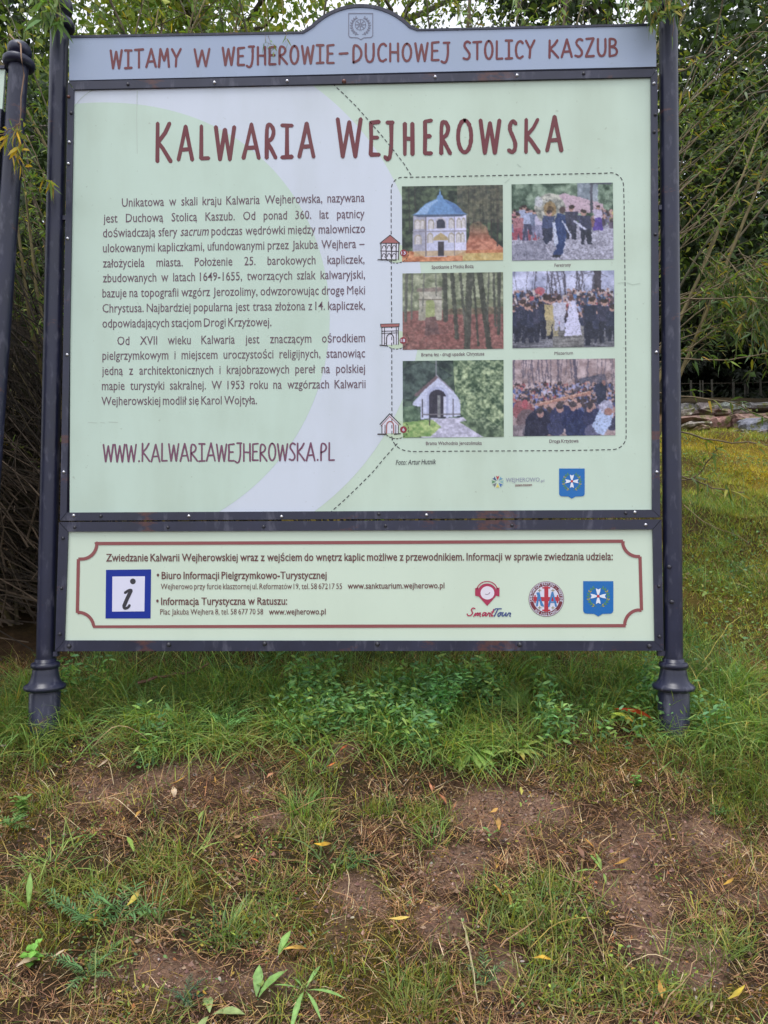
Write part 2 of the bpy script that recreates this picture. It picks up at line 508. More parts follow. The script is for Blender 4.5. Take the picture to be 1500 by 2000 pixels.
def textmesh(s, bold=0.0):
    """letters as flat triangles; tails and dots missing from the face are drawn onto their base letters"""
    if (s, bold) in _tc: return _tc[(s, bold)]
    if 'M' in s: bold = 0.0
    if (s, bold) in _tc: return _tc[(s, bold)]
    if any(c in _ACC for c in s):
        plain = ''.join(_ACC.get(c, c) for c in s)
        V, T, wd, x0 = textmesh(plain, bold); V = [V]; T = [T]; n = len(V[0])
        b = .016 + bold
        for i, c in enumerate(s):
            if c not in _ACC: continue
            q = textmesh(plain[:i + 1], bold); xr = q[3] + q[2]; wc = textmesh(plain[i], bold)[2]
            if c in 'żŻ':
                cx, cy, r = xr - wc / 2, (.60 if c == 'ż' else .80), .045 + bold
                V.append(np.array([(cx + r * math.cos(a), cy + r * math.sin(a), 0) for a in np.linspace(0, 2 * math.pi, 8, endpoint=False)]))
                T.append(np.array([(n, n + k, n + k + 1) for k in range(1, 7)])); n += 8
            else:
                cx = xr - (.05 if c in 'ąĄ' else wc * .35)
                c0 = [(cx, .0), (cx - .055, -.06), (cx - .05, -.13), (cx + .03, -.15)]
                L = [(x - b * 1.3, y) for x, y in c0]; R_ = [(x + b * 1.3, y + (.03 if k == 3 else 0)) for k, (x, y) in enumerate(c0)]
                V.append(np.array([(x, y, 0) for x, y in L + R_])); T.append(np.array([t for k in range(3) for t in ((n + k + 1, n + 4 + k + 1, n + 4 + k), (n + k + 1, n + 4 + k, n + k))])); n += 8
        V = np.vstack(V); _tc[(s, bold)] = (V, np.vstack(T), wd, x0)
        return _tc[(s, bold)]
    cu = bpy.data.curves.new('lettering_outline', 'FONT'); cu.body = s; cu.size = 1; cu.resolution_u = 2; cu.offset = bold
    ob = bpy.data.objects.new('lettering_outline', cu)
    me = ob.to_mesh()
    V = np.zeros(len(me.vertices) * 3); me.vertices.foreach_get('co', V); V = V.reshape(-1, 3)
    me.calc_loop_triangles()
    T = np.zeros(len(me.loop_triangles) * 3, np.int32); me.loop_triangles.foreach_get('vertices', T); T = T.reshape(-1, 3)
    ob.to_mesh_clear(); bpy.data.objects.remove(ob); bpy.data.curves.remove(cu)
    wdt = V[:, 0].max() - V[:, 0].min() if len(V) else 0.3
    x0 = V[:, 0].min() if len(V) else 0
    _tc[(s, bold)] = (V, T, wdt, x0)
    return _tc[(s, bold)]


def textpx(mb, s, x0, y0, x1, y1, cap, Y, bold=0.0, k=None, just=False, shear=0.0, words_to=None):
    """text from (x0,y0) to (x1,y1) on its baseline; cap height in px; words spread to the line's end"""
    size = cap / CAPH
    words = s.split(' ')
    data = [textmesh(q.replace('~', ' ').strip('_'), bold) for q in words]
    tot = sum(d[2] for d in data)
    n = len(words) - 1
    length = x1 - x0
    if k is None or not just:
        k = length / ((tot + n * 0.26) * size) if k is None else k
    space = (length / size - tot * k) / n if (just and n) else 0.26 * k
    if just and n and space < 0.1: 
        k = k * 0.94; space = (length / size - tot * k) / n
    x = x0
    for q, (V, T, wd, vx) in zip(words, data):
        it = 0.22 if q.startswith('_') else shear
        if len(V):
            px = x + (V[:, 0] - vx + it * V[:, 1]) * k * size
            py = y0 + (y1 - y0) * (px - x0) / length - np.interp(V[:, 1], (-.4, 0, XH, CAPH, 1.2), (-.34, 0, XH * 1.12, CAPH, 1.14)) * size
            P = np.array([W(a, b, Y) for a, b in zip(px, py)])
            # local order is counter-clockwise seen from the front
            if words_to is None: mb.add(P, T)
            else: MB().add(P, T).build('printed_word', words_to[0], words_to[1])
        x += (wd * k + space) * size


# ------------------------------------------------------------------ the information board
YF = -0.022      # front of the frame bars
YP = -0.014      # face of the printed panels
PR_GREEN = print_mat('print_pale_green', (203, 222, 206), grime=.27)
PR_INNER = print_mat('print_mint', (199, 220, 206), grime=.27)
PR_WHITE = print_mat('print_white', (211, 219, 232), grime=.2)
PR_HEAD = print_mat('print_header_grey', (162, 176, 201), grime=.12, rough=.3)
PR_NOTE = print_mat('print_notice_green', (213, 229, 211), grime=.10)
PR_MAROON = print_mat('print_maroon', (112, 52, 58), grime=.08)
PR_TITLE = print_mat('print_title_maroon', (112, 50, 58), grime=.10)
PR_TEXT = print_mat('print_text_brown', (108, 84, 96), grime=.08)
PR_URL = print_mat('print_url_purple', (120, 76, 100), grime=.08)
PR_NTEXT = print_mat('print_notice_text', (108, 68, 68), grime=.04)
PR_BORDER = print_mat('print_border', (146, 82, 84), grime=.08)
PR_DARK = print_mat('print_dark', (60, 58, 66), grime=.08)
PR_BLUE = print_mat('print_blue', (16, 46, 150), grime=.0)
PR_IWHITE = print_mat('print_information_white', (226, 226, 246), grime=.05)
PR_COL = print_mat('print_colours', None, grime=.06)
PR_CREST = print_mat('print_faint_crest', (120, 122, 142), grime=.0)

board = empty('information_board', W(712, 1420, 0), 'large green and white information board with brown title and six photographs between two dark posts', 'information board')


def bar(name, pts, mat, parent, y0, y1):
    a = [W(px, py, y0) for px, py in pts]
    b = [p + np.array([0, y1 - y0, 0]) for p in a]
    n = len(pts)
    side = [[i, (i + 1) % n, n + (i + 1) % n, n + i] for i in range(n)]
    V = np.array(a + b)
    o = mk(name, V, [np.array([list(range(n))[::-1]]), np.array([list(range(n, 2 * n))]), np.array(side)], mat, parent, loc=V.mean(0))
    return o


# posts: tube, with finial and cast foot
def make_post(px_top, px_bot, parent, tilt=None, base=None, h=None):
    xb = W(px_bot[0], px_bot[1], 0); xt = W(px_top[0], px_top[1], 0)
    foot_z = float(G(xb[0], 0)) - 0.18
    zc = W(px_bot[0], 1338, 0)[2]                 # shoulder of the cast foot
    zr = W(px_bot[0], 1298, 0)[2]
    ztop = xt[2]
    loc = (xb[0], 0, 0)
    axis = (xt[0] - xb[0]) / (ztop - xb[2])
    r = 0.0305

    def L(prof, n=32):
        V, Q = lathe(prof, n)
        V[:, 0] += xb[0] + axis * (V[:, 2] - xb[2]); return V, Q
    V, Q = L([(r, zr - 0.03), (r, ztop)])
    # a seam welded down the tube
    mb = MB().add(V, Q)
    post = mb.build('post', M_PAINT, parent, smooth=True, loc=loc)
    R0 = 0.050
    fp = [(R0, foot_z), (R0, zc - .026), (R0 - .004, zc - .022), (R0 - .004, zc - .016), (.066, zc - .012), (.068, zc - .004), (.064, zc + .002), (.054, zc + .008),
          (.047, zc + .02), (.043, zc + .04), (.041, zr - .014), (.040, zr - .012), (.045, zr - .009), (.047, zr - .002), (.045, zr + .006), (.038, zr + .009), (.0345, zr + .010), (.0345, zr + .020), (r, zr + .021)]
    V, Q = L(fp); MB().add(V, Q).build('cast_foot', M_PAINT, post, smooth=True, loc=loc)
    z = ztop
    cp = [(r, z - .012), (.046, z - .010), (.050, z), (.050, z + .012), (.044, z + .022), (.030, z + .026), (.024, z + .030), (.024, z + .036), (.034, z + .044), (.041, z + .058),
          (.043, z + .072), (.040, z + .090), (.031, z + .108), (.018, z + .122), (.008, z + .132), (.009, z + .140), (.0, z + .146)]
    V, Q = L(cp); MB().add(V, Q).build('finial', M_PAINT, post, smooth=True, loc=loc)
    return post


make_post((116.5, 52), (86, 1430), board)
make_post((1305, 26), (1316, 1415), board)
# fixing lugs between frame and posts
# header board with arched top
arch = arcpts(705, 146, 131, 132, 220.5, 319.5, 26)
head = [(135, 157), (135, 74.5), (592, 66)] + arch[1:-1] + [(815, 60.5), (1281, 50), (1282, 130)]
hb = bar('header_board', head, PR_HEAD, board, -0.020, -0.008)
rim_out = [(132, 69), (589, 61)] + [(705 + (x - 705) * 1.045, 146 + (y - 146) * 1.05) for x, y in arch[1:-1]] + [(818, 56), (1284, 45)]
rim_in = [(135, 73.5), (592, 65.2)] + [(x, y) for x, y in arch[1:-1]] + [(815, 60), (1281, 49.5)]
mb = MB(); n = len(rim_out)
f = [W(x, y, -.0225) for x, y in rim_out] + [W(x, y, -.0225) for x, y in rim_in]
bk = [p + np.array([0, .02, 0]) for p in f]
V = np.array(f + bk); q = []
for i in range(n - 1):
    q += [[i, n + i, n + i + 1, i + 1], [i, i + 1, 2 * n + i + 1, 2 * n + i], [n + i, 3 * n + i, 3 * n + i + 1, n + i + 1], [2 * n + i, 2 * n + i + 1, 3 * n + i + 1, 3 * n + i]]
mb.add(V, q).build('header_rim', M_PAINT, hb)
Yh = -0.0208
ybase = lambda x: 134.5 - (x - 215) * (24.5) / 993
for wd, a, b in (('WITAMY', 216, 353), ('W', 380, 409), ('WEJHEROWIE', 435, 652), ('-', 661, 680), ('DUCHOWEJ', 689, 878), ('STOLICY', 905, 1044), ('KASZUB', 1072, 1206)):
    mb = MB(); handword(mb, wd, a, b, ybase(a) - 1, ybase(b) - 1, 35, 4.6, Yh)
    mb.build('word_lettering', PR_MAROON, hb)


def wreath(mb, cx, cy, r, Y, col, col2=None, leaf=1.0):
    for sgn in (-1, 1):
        for k in range(9):
            a = math.radians(90 + sgn * (22 + k * 15.5))
            x, y = cx + r * math.cos(a), cy + r * math.sin(a)
            for off, tw in ((-1, -35), (1, 35)):
                d = a + sgn * math.radians(90 + tw)
                l = r * .30 * leaf
                x2, y2 = x + l * math.cos(d), y + l * math.sin(d)
                nx, ny = -math.sin(d) * l * .24, math.cos(d) * l * .24
                mx_, my_ = (x + x2) / 2, (y + y2) / 2
                polypx(mb, [(x, y), (mx_ + nx, my_ + ny), (x2, y2), (mx_ - nx, my_ - ny)], Y, col=col if (k % 3) or col2 is None else col2)
        strokepx(mb, arcpts(cx, cy, r, r, 90 + sgn * 12, 90 + sgn * 150, 14), r * .05, Y - .0001, col=col)


def cross(mb, cx, cy, r, Y, col, rot=0):
    for k in range(4):
        a = math.radians(90 * k + rot)
        c, s = math.cos(a), math.sin(a)
        P = [(.05, -.06), (.62, -.24), (1, -.30), (.84, 0), (1, .30), (.62, .24), (.05, .06)]
        polypx(mb, [(cx + r * (x * c - y * s), cy + r * (x * s + y * c)) for x, y in P], Y, col=col)


def shield(x0, y0, x1, y1, n=8):
    w_, h_ = x1 - x0, y1 - y0; cx = (x0 + x1) / 2
    pts = [(x0, y0), (x1, y0), (x1, y0 + h_ * .80)]
    pts += arcpts(x1 - w_ * .1, y0 + h_ * .82, w_ * .1, h_ * .1, 0, 90, 5)
    pts += [(cx + w_ * .14, y0 + h_ * .93), (cx, y1), (cx - w_ * .14, y0 + h_ * .93)]
    pts += arcpts(x0 + w_ * .1, y0 + h_ * .82, w_ * .1, h_ * .1, 90, 180, 5)
    return pts


mb = MB()
sh = shield(681, 26, 728, 77)
strokepx(mb, sh + [sh[0], sh[1]], 1.6, Yh)
for k in range(8):
    a = math.radians(45 * k)
    strokepx(mb, [(704 + 2 * math.cos(a), 48 + 2 * math.sin(a)), (704 + 10 * math.cos(a), 48 + 10 * math.sin(a))], 1.6, Yh)
strokepx(mb, arcpts(704, 48, 10.5, 10.5, 0, 360, 20), 1.0, Yh)
wreath(mb, 704, 50, 17.5, Yh, (0.1, 0.1, 0.12))
mb.build('header_crest', PR_CREST, hb)

# main printed panel
main = bar('main_panel', [(141, 1003), (143, 171), (1274, 147), (1278, 998)], PR_GREEN, board, YP, YP + .006)
edge_y = lambda x, t: (174 - (x - 145) * 25 / 1126) if t else (1001 - (x - 130) * 6 / 1144)


def clip_panel(pts):
    out = []
    for x, y in pts:
        x = max(x, 146 - (y - 174) * 15 / 827 - 6); y = max(y, edge_y(x, 1) - 3); y = min(y, edge_y(x, 0) + 3)
        if not out or abs(out[-1][0] - x) + abs(out[-1][1] - y) > .5: out.append((x, y))
    return out


mb = MB(); polypx(mb, clip_panel([(136, 168)] + arcpts(312, 584, 513, 513, -56, 56, 60) + [(136, 1003)]), YP - .0003)
mb.build('white_disc_print', PR_WHITE, main)
mb = MB()
ins = [(203 + (441 - 17 * max(0, math.sin(-math.radians(a))) ** 5) * math.cos(math.radians(a)), 620 + (441 - 21 * max(0, math.sin(-math.radians(a))) ** 5) * math.sin(math.radians(a))) for a in np.linspace(-100, 62, 70)]
polypx(mb, clip_panel([(136, 212)] + ins + [(136, 1003)]), YP - .0006)
mb.build('mint_disc_print', PR_INNER, main)

Y1 = YP - .0012
mb = MB()
TL = [('K', 302, 337, 80), ('A', 345, 379, 70), ('L', 388, 411, 70), ('W', 418, 461, 70), ('A', 472, 509, 71), ('R', 516, 541, 70), ('I', 547, 574, 68), ('A', 581, 616, 70),
      ('W', 656, 708, 80), ('E', 719, 744, 68), ('J', 750, 771, 68), ('H', 786, 810, 66), ('E', 825, 846, 68), ('R', 857, 882, 67), ('O', 889, 926, 70), ('W', 935, 979, 70), ('S', 990, 1011, 67),
      ('K', 1022, 1056, 69), ('A', 1065, 1100, 71)]
for c, a, b, h in TL:
    yb = 317.5 - (a - 300) * 19.5 / 780
    mb = MB(); handword(mb, c, a + 3.5, b - 3.5, yb - 3.5, yb - 3.5, h - 4, 7.8, Y1, jit=.06)
    mb.build('title_letter', PR_TITLE, main)

BT = [("Unikatowa w skali kraju Kalwaria Wejherowska,~ nazywana", 238, 404.5, 712, 394.5, 1), ("jest Duchową Stolicą Kaszub. Od ponad 360. lat pątnicy", 202, 435.5, 712, 426, 1),
      ("doświadczają sfery _sacrum podczas wędrówki między malowniczo", 201, 464, 713, 455, 1), ("ulokowanymi kapliczkami, ufundowanymi przez Jakuba Wejhera –", 201, 493.5, 712, 484.5, 1),
      ("założyciela miasta. Położenie 25. barokowych kapliczek,", 201, 523, 712, 515, 1), ("zbudowanych w latach 1649-1655, tworzących szlak kalwaryjski,", 201, 552, 713, 544.5, 1),
      ("bazuje na topografii wzgórz Jerozolimy, odwzorowując drogę Męki", 200, 581.5, 713, 575, 1), ("Chrystusa. Najbardziej popularna jest trasa złożona z 14. kapliczek,", 200, 611, 713, 605, 1),
      ("odpowiadających stacjom Drogi Krzyżowej.", 200, 640.5, 530, 637.5, 0)]
BT2 = [("Od XVII wieku Kalwaria jest znaczącym ośrodkiem", 229, 674.5, 713, 668.5, 1), ("pielgrzymkowym i miejscem~ uroczystości religijnych, stanowiąc", 200, 703.5, 713, 698.5, 1),
       ("jedną z architektonicznych i krajobrazowych pereł na polskiej", 199, 733, 713, 728.5, 1), ("mapie turystyki sakralnej. W 1953 roku na wzgórzach Kalwarii", 199, 762.5, 714, 758.5, 1),
       ("Wejherowskiej modlił się Karol Wojtyła.", 198, 792, 502, 790, 0)]
KB = None
for nm, lines in (('first_paragraph_lettering', BT), ('second_paragraph_lettering', BT2)):
    for s, a, b, c, d, j in lines:
        if KB is None:
            dd = [textmesh(q, .004) for q in "odpowiadających stacjom Drogi Krzyżowej.".split(' ')]
            KB = 330 / ((sum(z[2] for z in dd) + 3 * .26) * 16.4 / CAPH)
        textpx(None, s, a, b - .5, c, d - .5, 16.4, Y1, bold=.004, k=KB if j else None, just=bool(j), words_to=(PR_TEXT, main))
mb = MB(); handword(mb, 'WWW.KALWARIAWEJHEROWSKA.PL', 202, 653, 902, 899, 34, 3.4, Y1, gap=.10); mb.build('web_address_lettering', PR_URL, main)


def dashes(mb, pts, on, off, wid, Y, col=None):
    P = np.asarray(pts, float); s = np.r_[0, np.cumsum(np.linalg.norm(np.diff(P, axis=0), axis=1))]
    t = 0
    while t < s[-1]:
        q = np.linspace(t, min(t + on, s[-1]), 3)
        strokepx(mb, np.stack([np.interp(q, s, P[:, 0]), np.interp(q, s, P[:, 1])], 1), wid, Y, caps=False, col=col)
        t += on + off


mb = MB()
dashes(mb, [(649, 163), (672, 184), (697, 209), (720, 235), (745, 264), (770, 295), (790, 321), (803, 342)], 7, 4.5, 1.7, Y1)
dashes(mb, [(766, 860)] + [(765.5, 850), (765, 640), (764, 470), (764, 378)] + arcpts(786, 370, 22, 24, 180, 270, 8) + [(800, 346), (1000, 342), (1185, 338)] + arcpts(1192, 363, 26, 26, 270, 360, 8) + [(1219, 400), (1222, 640), (1223, 848)]
       + arcpts(1196, 852, 27, 26, 0, 90, 8) + [(1100, 880), (900, 881), (800, 882)] + arcpts(800, 850, 35, 31, 90, 178, 8), 7, 4.5, 1.7, Y1)
dashes(mb, [(776, 866), (752, 893), (728, 922), (700, 950), (672, 977), (645, 1001)], 7, 4.5, 1.7, Y1)
mb.build('dashed_route_line', PR_DARK, main, kind='stuff')
CAPT = [("Spotkanie z Matką Bożą", 843, 525, 925, 523, 6.5), ("Feretrony", 1083, 521, 1115, 520, 6), ("Brama łez - drugi upadek Chrystusa", 823, 696, 946, 694, 6.5), ("Misterium", 1083, 693, 1119, 692, 6),
        ("Brama Wschodnia Jerozolimska", 832, 869, 941, 868.5, 6.5), ("Droga Krzyżowa", 1073, 865, 1130, 864, 6.5)]
for s, a, b, c, d, h in CAPT:
    mb = MB(); textpx(mb, s, a, b, c, d, h, Y1, bold=.006)
    mb.build('caption_lettering', PR_TEXT, main)
mb = MB(); textpx(mb, "Foto: Artur Hutnik", 773, 908, 851, 906.5, 9.5, Y1, bold=.004, shear=.2); mb.build('photo_credit_lettering', PR_DARK, main)


# small chapel drawings on the route
def icon(kind, cx, cy, num):
    root = MB()
    g = tuple(lin((196, 214, 188))); dk = tuple(lin((58, 50, 54))); rd = tuple(lin((166, 104, 102))); wh = tuple(lin((222, 222, 236))); mr = tuple(lin((140, 46, 62)))
    polypx(root, arcpts(cx + 12, cy + 8, 23, 18, 0, 342, 20), Y1 + .0003, col=g)
    dashes(root, arcpts(cx + 12, cy + 8, 24, 19, -35, 165, 20), 4, 3, 1.3, Y1, col=dk)
    if kind == 0:
        polypx(root, [(cx - 17, cy - 12), (cx + 17, cy - 12), (cx + 16, cy + 19), (cx - 17, cy + 19)], Y1, col=wh)
        polypx(root, [(cx - 20, cy - 12), (cx - 8, cy - 20), (cx, cy - 28), (cx + 8, cy - 20), (cx + 19, cy - 12)], Y1 - .0003, col=rd)
        for x in (-18, -8, 3, 12, 17): strokepx(root, [(cx + x, cy - 11), (cx + x * .95, cy + 20)], 1.8, Y1 - .0006, col=dk)
        for x in (-12, -2, 8):
            for y in (-2, 14): strokepx(root, arcpts(cx + x, cy + y, 3.5, 6, 180, 360, 7), 1.3, Y1 - .0006, col=dk)
        strokepx(root, [(cx - 19, cy + 3), (cx + 17, cy + 4)], 1.5, Y1 - .0006, col=dk); strokepx(root, [(cx - 24, cy + 20), (cx + 12, cy + 21)], 2, Y1 - .0006, col=dk)
        strokepx(root, [(cx - 20, cy - 12), (cx, cy - 28), (cx + 19, cy - 12), (cx - 20, cy - 12)], 1.5, Y1 - .0006, col=dk)
    elif kind == 1:
        polypx(root, [(cx - 16, cy - 14), (cx + 16, cy - 15), (cx + 15, cy + 18), (cx - 16, cy + 19)], Y1, col=wh)
        polypx(root, [(cx - 19, cy - 22), (cx + 18, cy - 23), (cx + 17, cy - 17), (cx - 18, cy - 16)], Y1 - .0003, col=rd)
        strokepx(root, [(cx - 19, cy - 22), (cx + 18, cy - 23), (cx + 17, cy - 17), (cx - 18, cy - 16), (cx - 19, cy - 22)], 1.2, Y1 - .0006, col=dk)
        strokepx(root, [(cx - 17, cy - 8), (cx + 16, cy - 9)], 1.4, Y1 - .0006, col=dk); strokepx(root, [(cx - 17, cy - 4), (cx + 16, cy - 5)], 1.2, Y1 - .0006, col=dk)
        strokepx(root, [(cx - 7, cy + 18)] + arcpts(cx, cy + 6, 7, 9, 180, 360, 10) + [(cx + 7, cy + 17)], 1.8, Y1 - .0006, col=dk)
        for x in (-16, -11, 12, 16): strokepx(root, [(cx + x, cy - 15), (cx + x, cy + 18)], 1.5, Y1 - .0006, col=dk)
        strokepx(root, [(cx - 20, cy + 19), (cx - 8, cy + 20)], 2.2, Y1 - .0006, col=dk)
    else:
        polypx(root, [(cx - 15, cy - 4), (cx, cy - 20), (cx + 16, cy - 5), (cx + 15, cy + 16), (cx - 16, cy + 17)], Y1, col=wh)
        strokepx(root, [(cx - 20, cy - 1), (cx - 1, cy - 22), (cx + 20, cy - 1)], 1.8, Y1 - .0006, col=dk)
        strokepx(root, [(cx - 18, cy + 2), (cx - 1, cy - 17), (cx + 17, cy + 1)], 1.2, Y1 - .0006, col=rd)
        strokepx(root, [(cx - 7, cy + 16)] + arcpts(cx, cy + 2, 7, 9, 180, 360, 10) + [(cx + 7, cy + 16)], 2.4, Y1 - .0006, col=rd)
        for x in (-16, -10, 11, 16): strokepx(root, [(cx + x, cy + 0), (cx + x, cy + 18)], 1.4, Y1 - .0006, col=dk)
        strokepx(root, [(cx - 24, cy + 18), (cx - 8, cy + 18)], 2.6, Y1 - .0006, col=dk); strokepx(root, [(cx + 8, cy + 18), (cx + 20, cy + 17)], 2.2, Y1 - .0006, col=dk)
    nx, ny = {0: (cx + 26, cy + 7), 1: (cx + 25, cy + 10), 2: (cx + 26, cy + 9)}[kind]
    polypx(root, arcpts(nx, ny, 6.6, 6.6, 0, 345, 20), Y1 - .0005, col=mr)
    o = root.build('chapel_drawing', PR_COL, main, label={0: 'line drawing of a domed chapel, numbered 13', 1: 'line drawing of a flat-topped gate chapel, numbered 18', 2: 'line drawing of a gabled gate chapel, numbered 6'}[kind])
    t = MB(); textpx(t, num, nx - 2.1 * len(num), ny + 3, nx + 2.1 * len(num), ny + 3, 6, Y1 - .0009, bold=.01)
    t.build('numeral', PR_IWHITE, main)


icon(0, 762, 487, '13'); icon(1, 762, 655, '18'); icon(2, 762, 830, '6')


# ---- the six printed photographs, painted point by point
class Pic:
    def __init__(s, w_=168, h_=126):
        s.w, s.h = w_, h_
        s.x, s.y = np.meshgrid((np.arange(w_) + .5) / w_, (np.arange(h_) + .5) / h_)
        s.a = np.zeros((h_, w_, 3)); s.r = np.random.default_rng(3)

    def n(s, sx, sy=None, seed=0, o=4): return fbm(s.x * 1.33 * sx, s.y * (sy or sx), 1, seed, o)

    def put(s, m, c, al=1.0):
        c = np.asarray(c, float)
        m = (np.clip(m, 0, 1) * al)[..., None]
        s.a = s.a * (1 - m) + (c if c.ndim == 3 else c[None, None]) * m

    def tex(s, m, c0, c1, sc, sy=None, seed=0, lo=.3, hi=.7, al=1):
        k = np.clip((s.n(sc, sy, seed) - lo) / (hi - lo), 0, 1)[..., None]
        s.put(m, np.asarray(c0, float) * (1 - k) + np.asarray(c1, float) * k, al)

    def rect(s, x0, y0, x1, y1): return ((s.x >= x0) & (s.x <= x1) & (s.y >= y0) & (s.y <= y1)).astype(float)

    def ell(s, cx, cy, rx, ry, rot=0):
        c, q = math.cos(rot), math.sin(rot); dx = (s.x - cx) * 1.33; dy = s.y - cy; rx *= 1.33
        return ((((dx * c + dy * q) / rx) ** 2 + ((-dx * q + dy * c) / ry) ** 2) <= 1).astype(float)

    def poly(s, pts):
        m = np.zeros_like(s.x, bool); n = len(pts)
        for i in range(n):
            (x0, y0), (x1, y1) = pts[i], pts[(i + 1) % n]
            if y0 == y1: continue
            m ^= ((s.y < y0) != (s.y < y1)) & (s.x < (x1 - x0) * (s.y - y0) / (y1 - y0) + x0)
        return m.astype(float)

    def line(s, x0, y0, x1, y1, wd):
        dx, dy = (x1 - x0) * 1.33, y1 - y0; L = dx * dx + dy * dy + 1e-9
        t = np.clip((((s.x - x0) * 1.33) * dx + (s.y - y0) * dy) / L, 0, 1)
        d = np.hypot((s.x - x0) * 1.33 - t * dx, s.y - y0 - t * dy)
        return (d < wd).astype(float)

    def person(s, x, y, h, top, bot, lean=0, skin=(190, 150, 130)):
        s.put(s.poly([(x - h * .10, y), (x - h * .12, y - h * .45), (x + h * .12, y - h * .45), (x + h * .12, y), (x + h * .03, y), (x, y - h * .3), (x - h * .04, y)]), bot)
        s.put(s.poly([(x - h * .13, y - h * .42), (x - h * .15 + lean, y - h * .82), (x + h * .15 + lean, y - h * .82), (x + h * .13, y - h * .42)]), top)
        s.put(s.ell(x + lean * 1.1, y - h * .91, h * .065, h * .09), skin)
        s.put(s.ell(x + lean * 1.1, y - h * .95, h * .065, h * .06), (60, 45, 40))


def pic_dome():
    p = Pic(); one = np.ones_like(p.x)
    p.tex(one, (34, 44, 34), (96, 112, 78), 14, 18, 1); p.tex(p.rect(.55, 0, 1, .5), (60, 60, 52), (150, 140, 110), 16, 20, 4, al=.6)
    for x in (.07, .13, .7, .77, .83, .9, .95): p.put(p.line(x, 0, x + .01, .6, .008), (54, 50, 44), .7)
    p.tex(p.poly([(.69, .5), (.77, .48), (.84, .56), (.86, .66), (1, .84), (1, .95), (.56, .95), (.63, .8), (.67, .66), (.66, .57)]) * np.clip((p.y - .42) / .3, 0, 1), (156, 92, 66), (216, 150, 116), 18, 26, 5); [p.put(p.line(x, .0, x + .004, y, r_), (52, 46, 40), .8) for x, y, r_ in ((.66, .62, .008), (.72, .5, .005), (.88, .7, .01), (.94, .8, .014), (.8, .5, .005))]; p.tex(p.rect(.6, .0, 1, .45) , (52, 56, 44), (128, 124, 92), 26, 30, 19, al=.55); p.tex(p.ell(.55, .62, .09, .1), (50, 60, 40), (110, 116, 70), 20, 20, 9)
    p.tex(p.rect(0, .86, 1, 1), (170, 100, 60), (226, 160, 110), 20, 26, 6); p.tex(p.rect(.6, .9, 1, 1), (190, 160, 90), (220, 200, 130), 20, 20, 7)
    b = p.poly([(.115, .40), (.635, .40), (.635, .86), (.52, .93), (.24, .94), (.105, .86)])
    p.put(b, (205, 208, 222)); p.put(p.poly([(.115, .4), (.24, .4), (.24, .94), (.105, .86)]), (168, 168, 176)); p.put(p.poly([(.52, .4), (.635, .4), (.635, .86), (.52, .93)]), (222, 222, 236))
    p.tex(p.rect(.12, .86, .63, .93), (190, 160, 110), (216, 190, 140), 10, 10, 2, al=.8)
    for x in (.24, .52): p.put(p.rect(x - .005, .4, x + .005, .93), (120, 110, 110))
    p.put(p.rect(.11, .595, .635, .61), (150, 146, 150))
    for cx, cy, rx in ((.155, .52, .032), (.205, .52, .026), (.29, .52, .03), (.49, .51, .028), (.565, .51, .022), (.61, .51, .02), (.16, .72, .035), (.28, .7, .03), (.49, .7, .03), (.56, .7, .025), (.6, .7, .018)):
        m = np.clip(p.ell(cx, cy - .03, rx, .05) + p.rect(cx - rx, cy - .03, cx + rx, cy + .05), 0, 1)
        p.put(m, (170, 162, 140)); m2 = np.clip(p.ell(cx, cy - .025, rx * .7, .035) + p.rect(cx - rx * .7, cy - .025, cx + rx * .7, cy + .05), 0, 1); p.put(m2, (214, 210, 200))
    for rx, c in ((.055, (196, 192, 190)), (.042, (60, 62, 72))): p.put(np.clip(p.ell(.385, .5, rx, rx * 1.4) + p.rect(.385 - rx, .5, .385 + rx, .56), 0, 1), c)
    p.put(p.poly([(.32, .68), (.385, .62), (.45, .68), (.46, .72), (.31, .72)]), (180, 160, 110)); p.put(p.rect(.355, .74, .415, .925), (62, 56, 60))
    p.put(p.poly([(.1, .385), (.15, .355), (.185, .30), (.23, .245), (.29, .205), (.345, .175), (.352, .14), (.368, .12), (.378, .045), (.39, .12), (.406, .14), (.412, .175), (.47, .205), (.53, .245), (.575, .30), (.605, .355), (.65, .385), (.6, .41), (.16, .41)]), (112, 152, 190))
    p.put(p.poly([(.13, .375), (.185, .31), (.24, .25), (.3, .215), (.35, .185), (.36, .2), (.29, .27), (.25, .37)]), (150, 184, 212)); p.put(p.poly([(.41, .18), (.47, .21), (.53, .25), (.575, .31), (.63, .38), (.54, .37), (.49, .28)]), (92, 126, 166))
    p.put(p.poly([(.1, .38), (.65, .38), (.6, .41), (.16, .41)]), (84, 96, 112))
    return p


def crowd(p, x0, x1, y0, y1, n, sz, cols, seed):
    r = np.random.default_rng(seed)
    ys = np.sort(r.uniform(y0, y1, n))
    for y in ys:
        x = r.uniform(x0, x1); k = sz * (1 + (y - y0) * 1.2); c = cols[r.integers(len(cols))]
        p.put(p.ell(x, y + k * 1.6, k * .9, k * 1.6), np.array(c) * r.uniform(.8, 1.15)); p.put(p.ell(x, y, k * .45, k * .7), (186, 150, 136) if r.random() < .5 else (70, 56, 56))


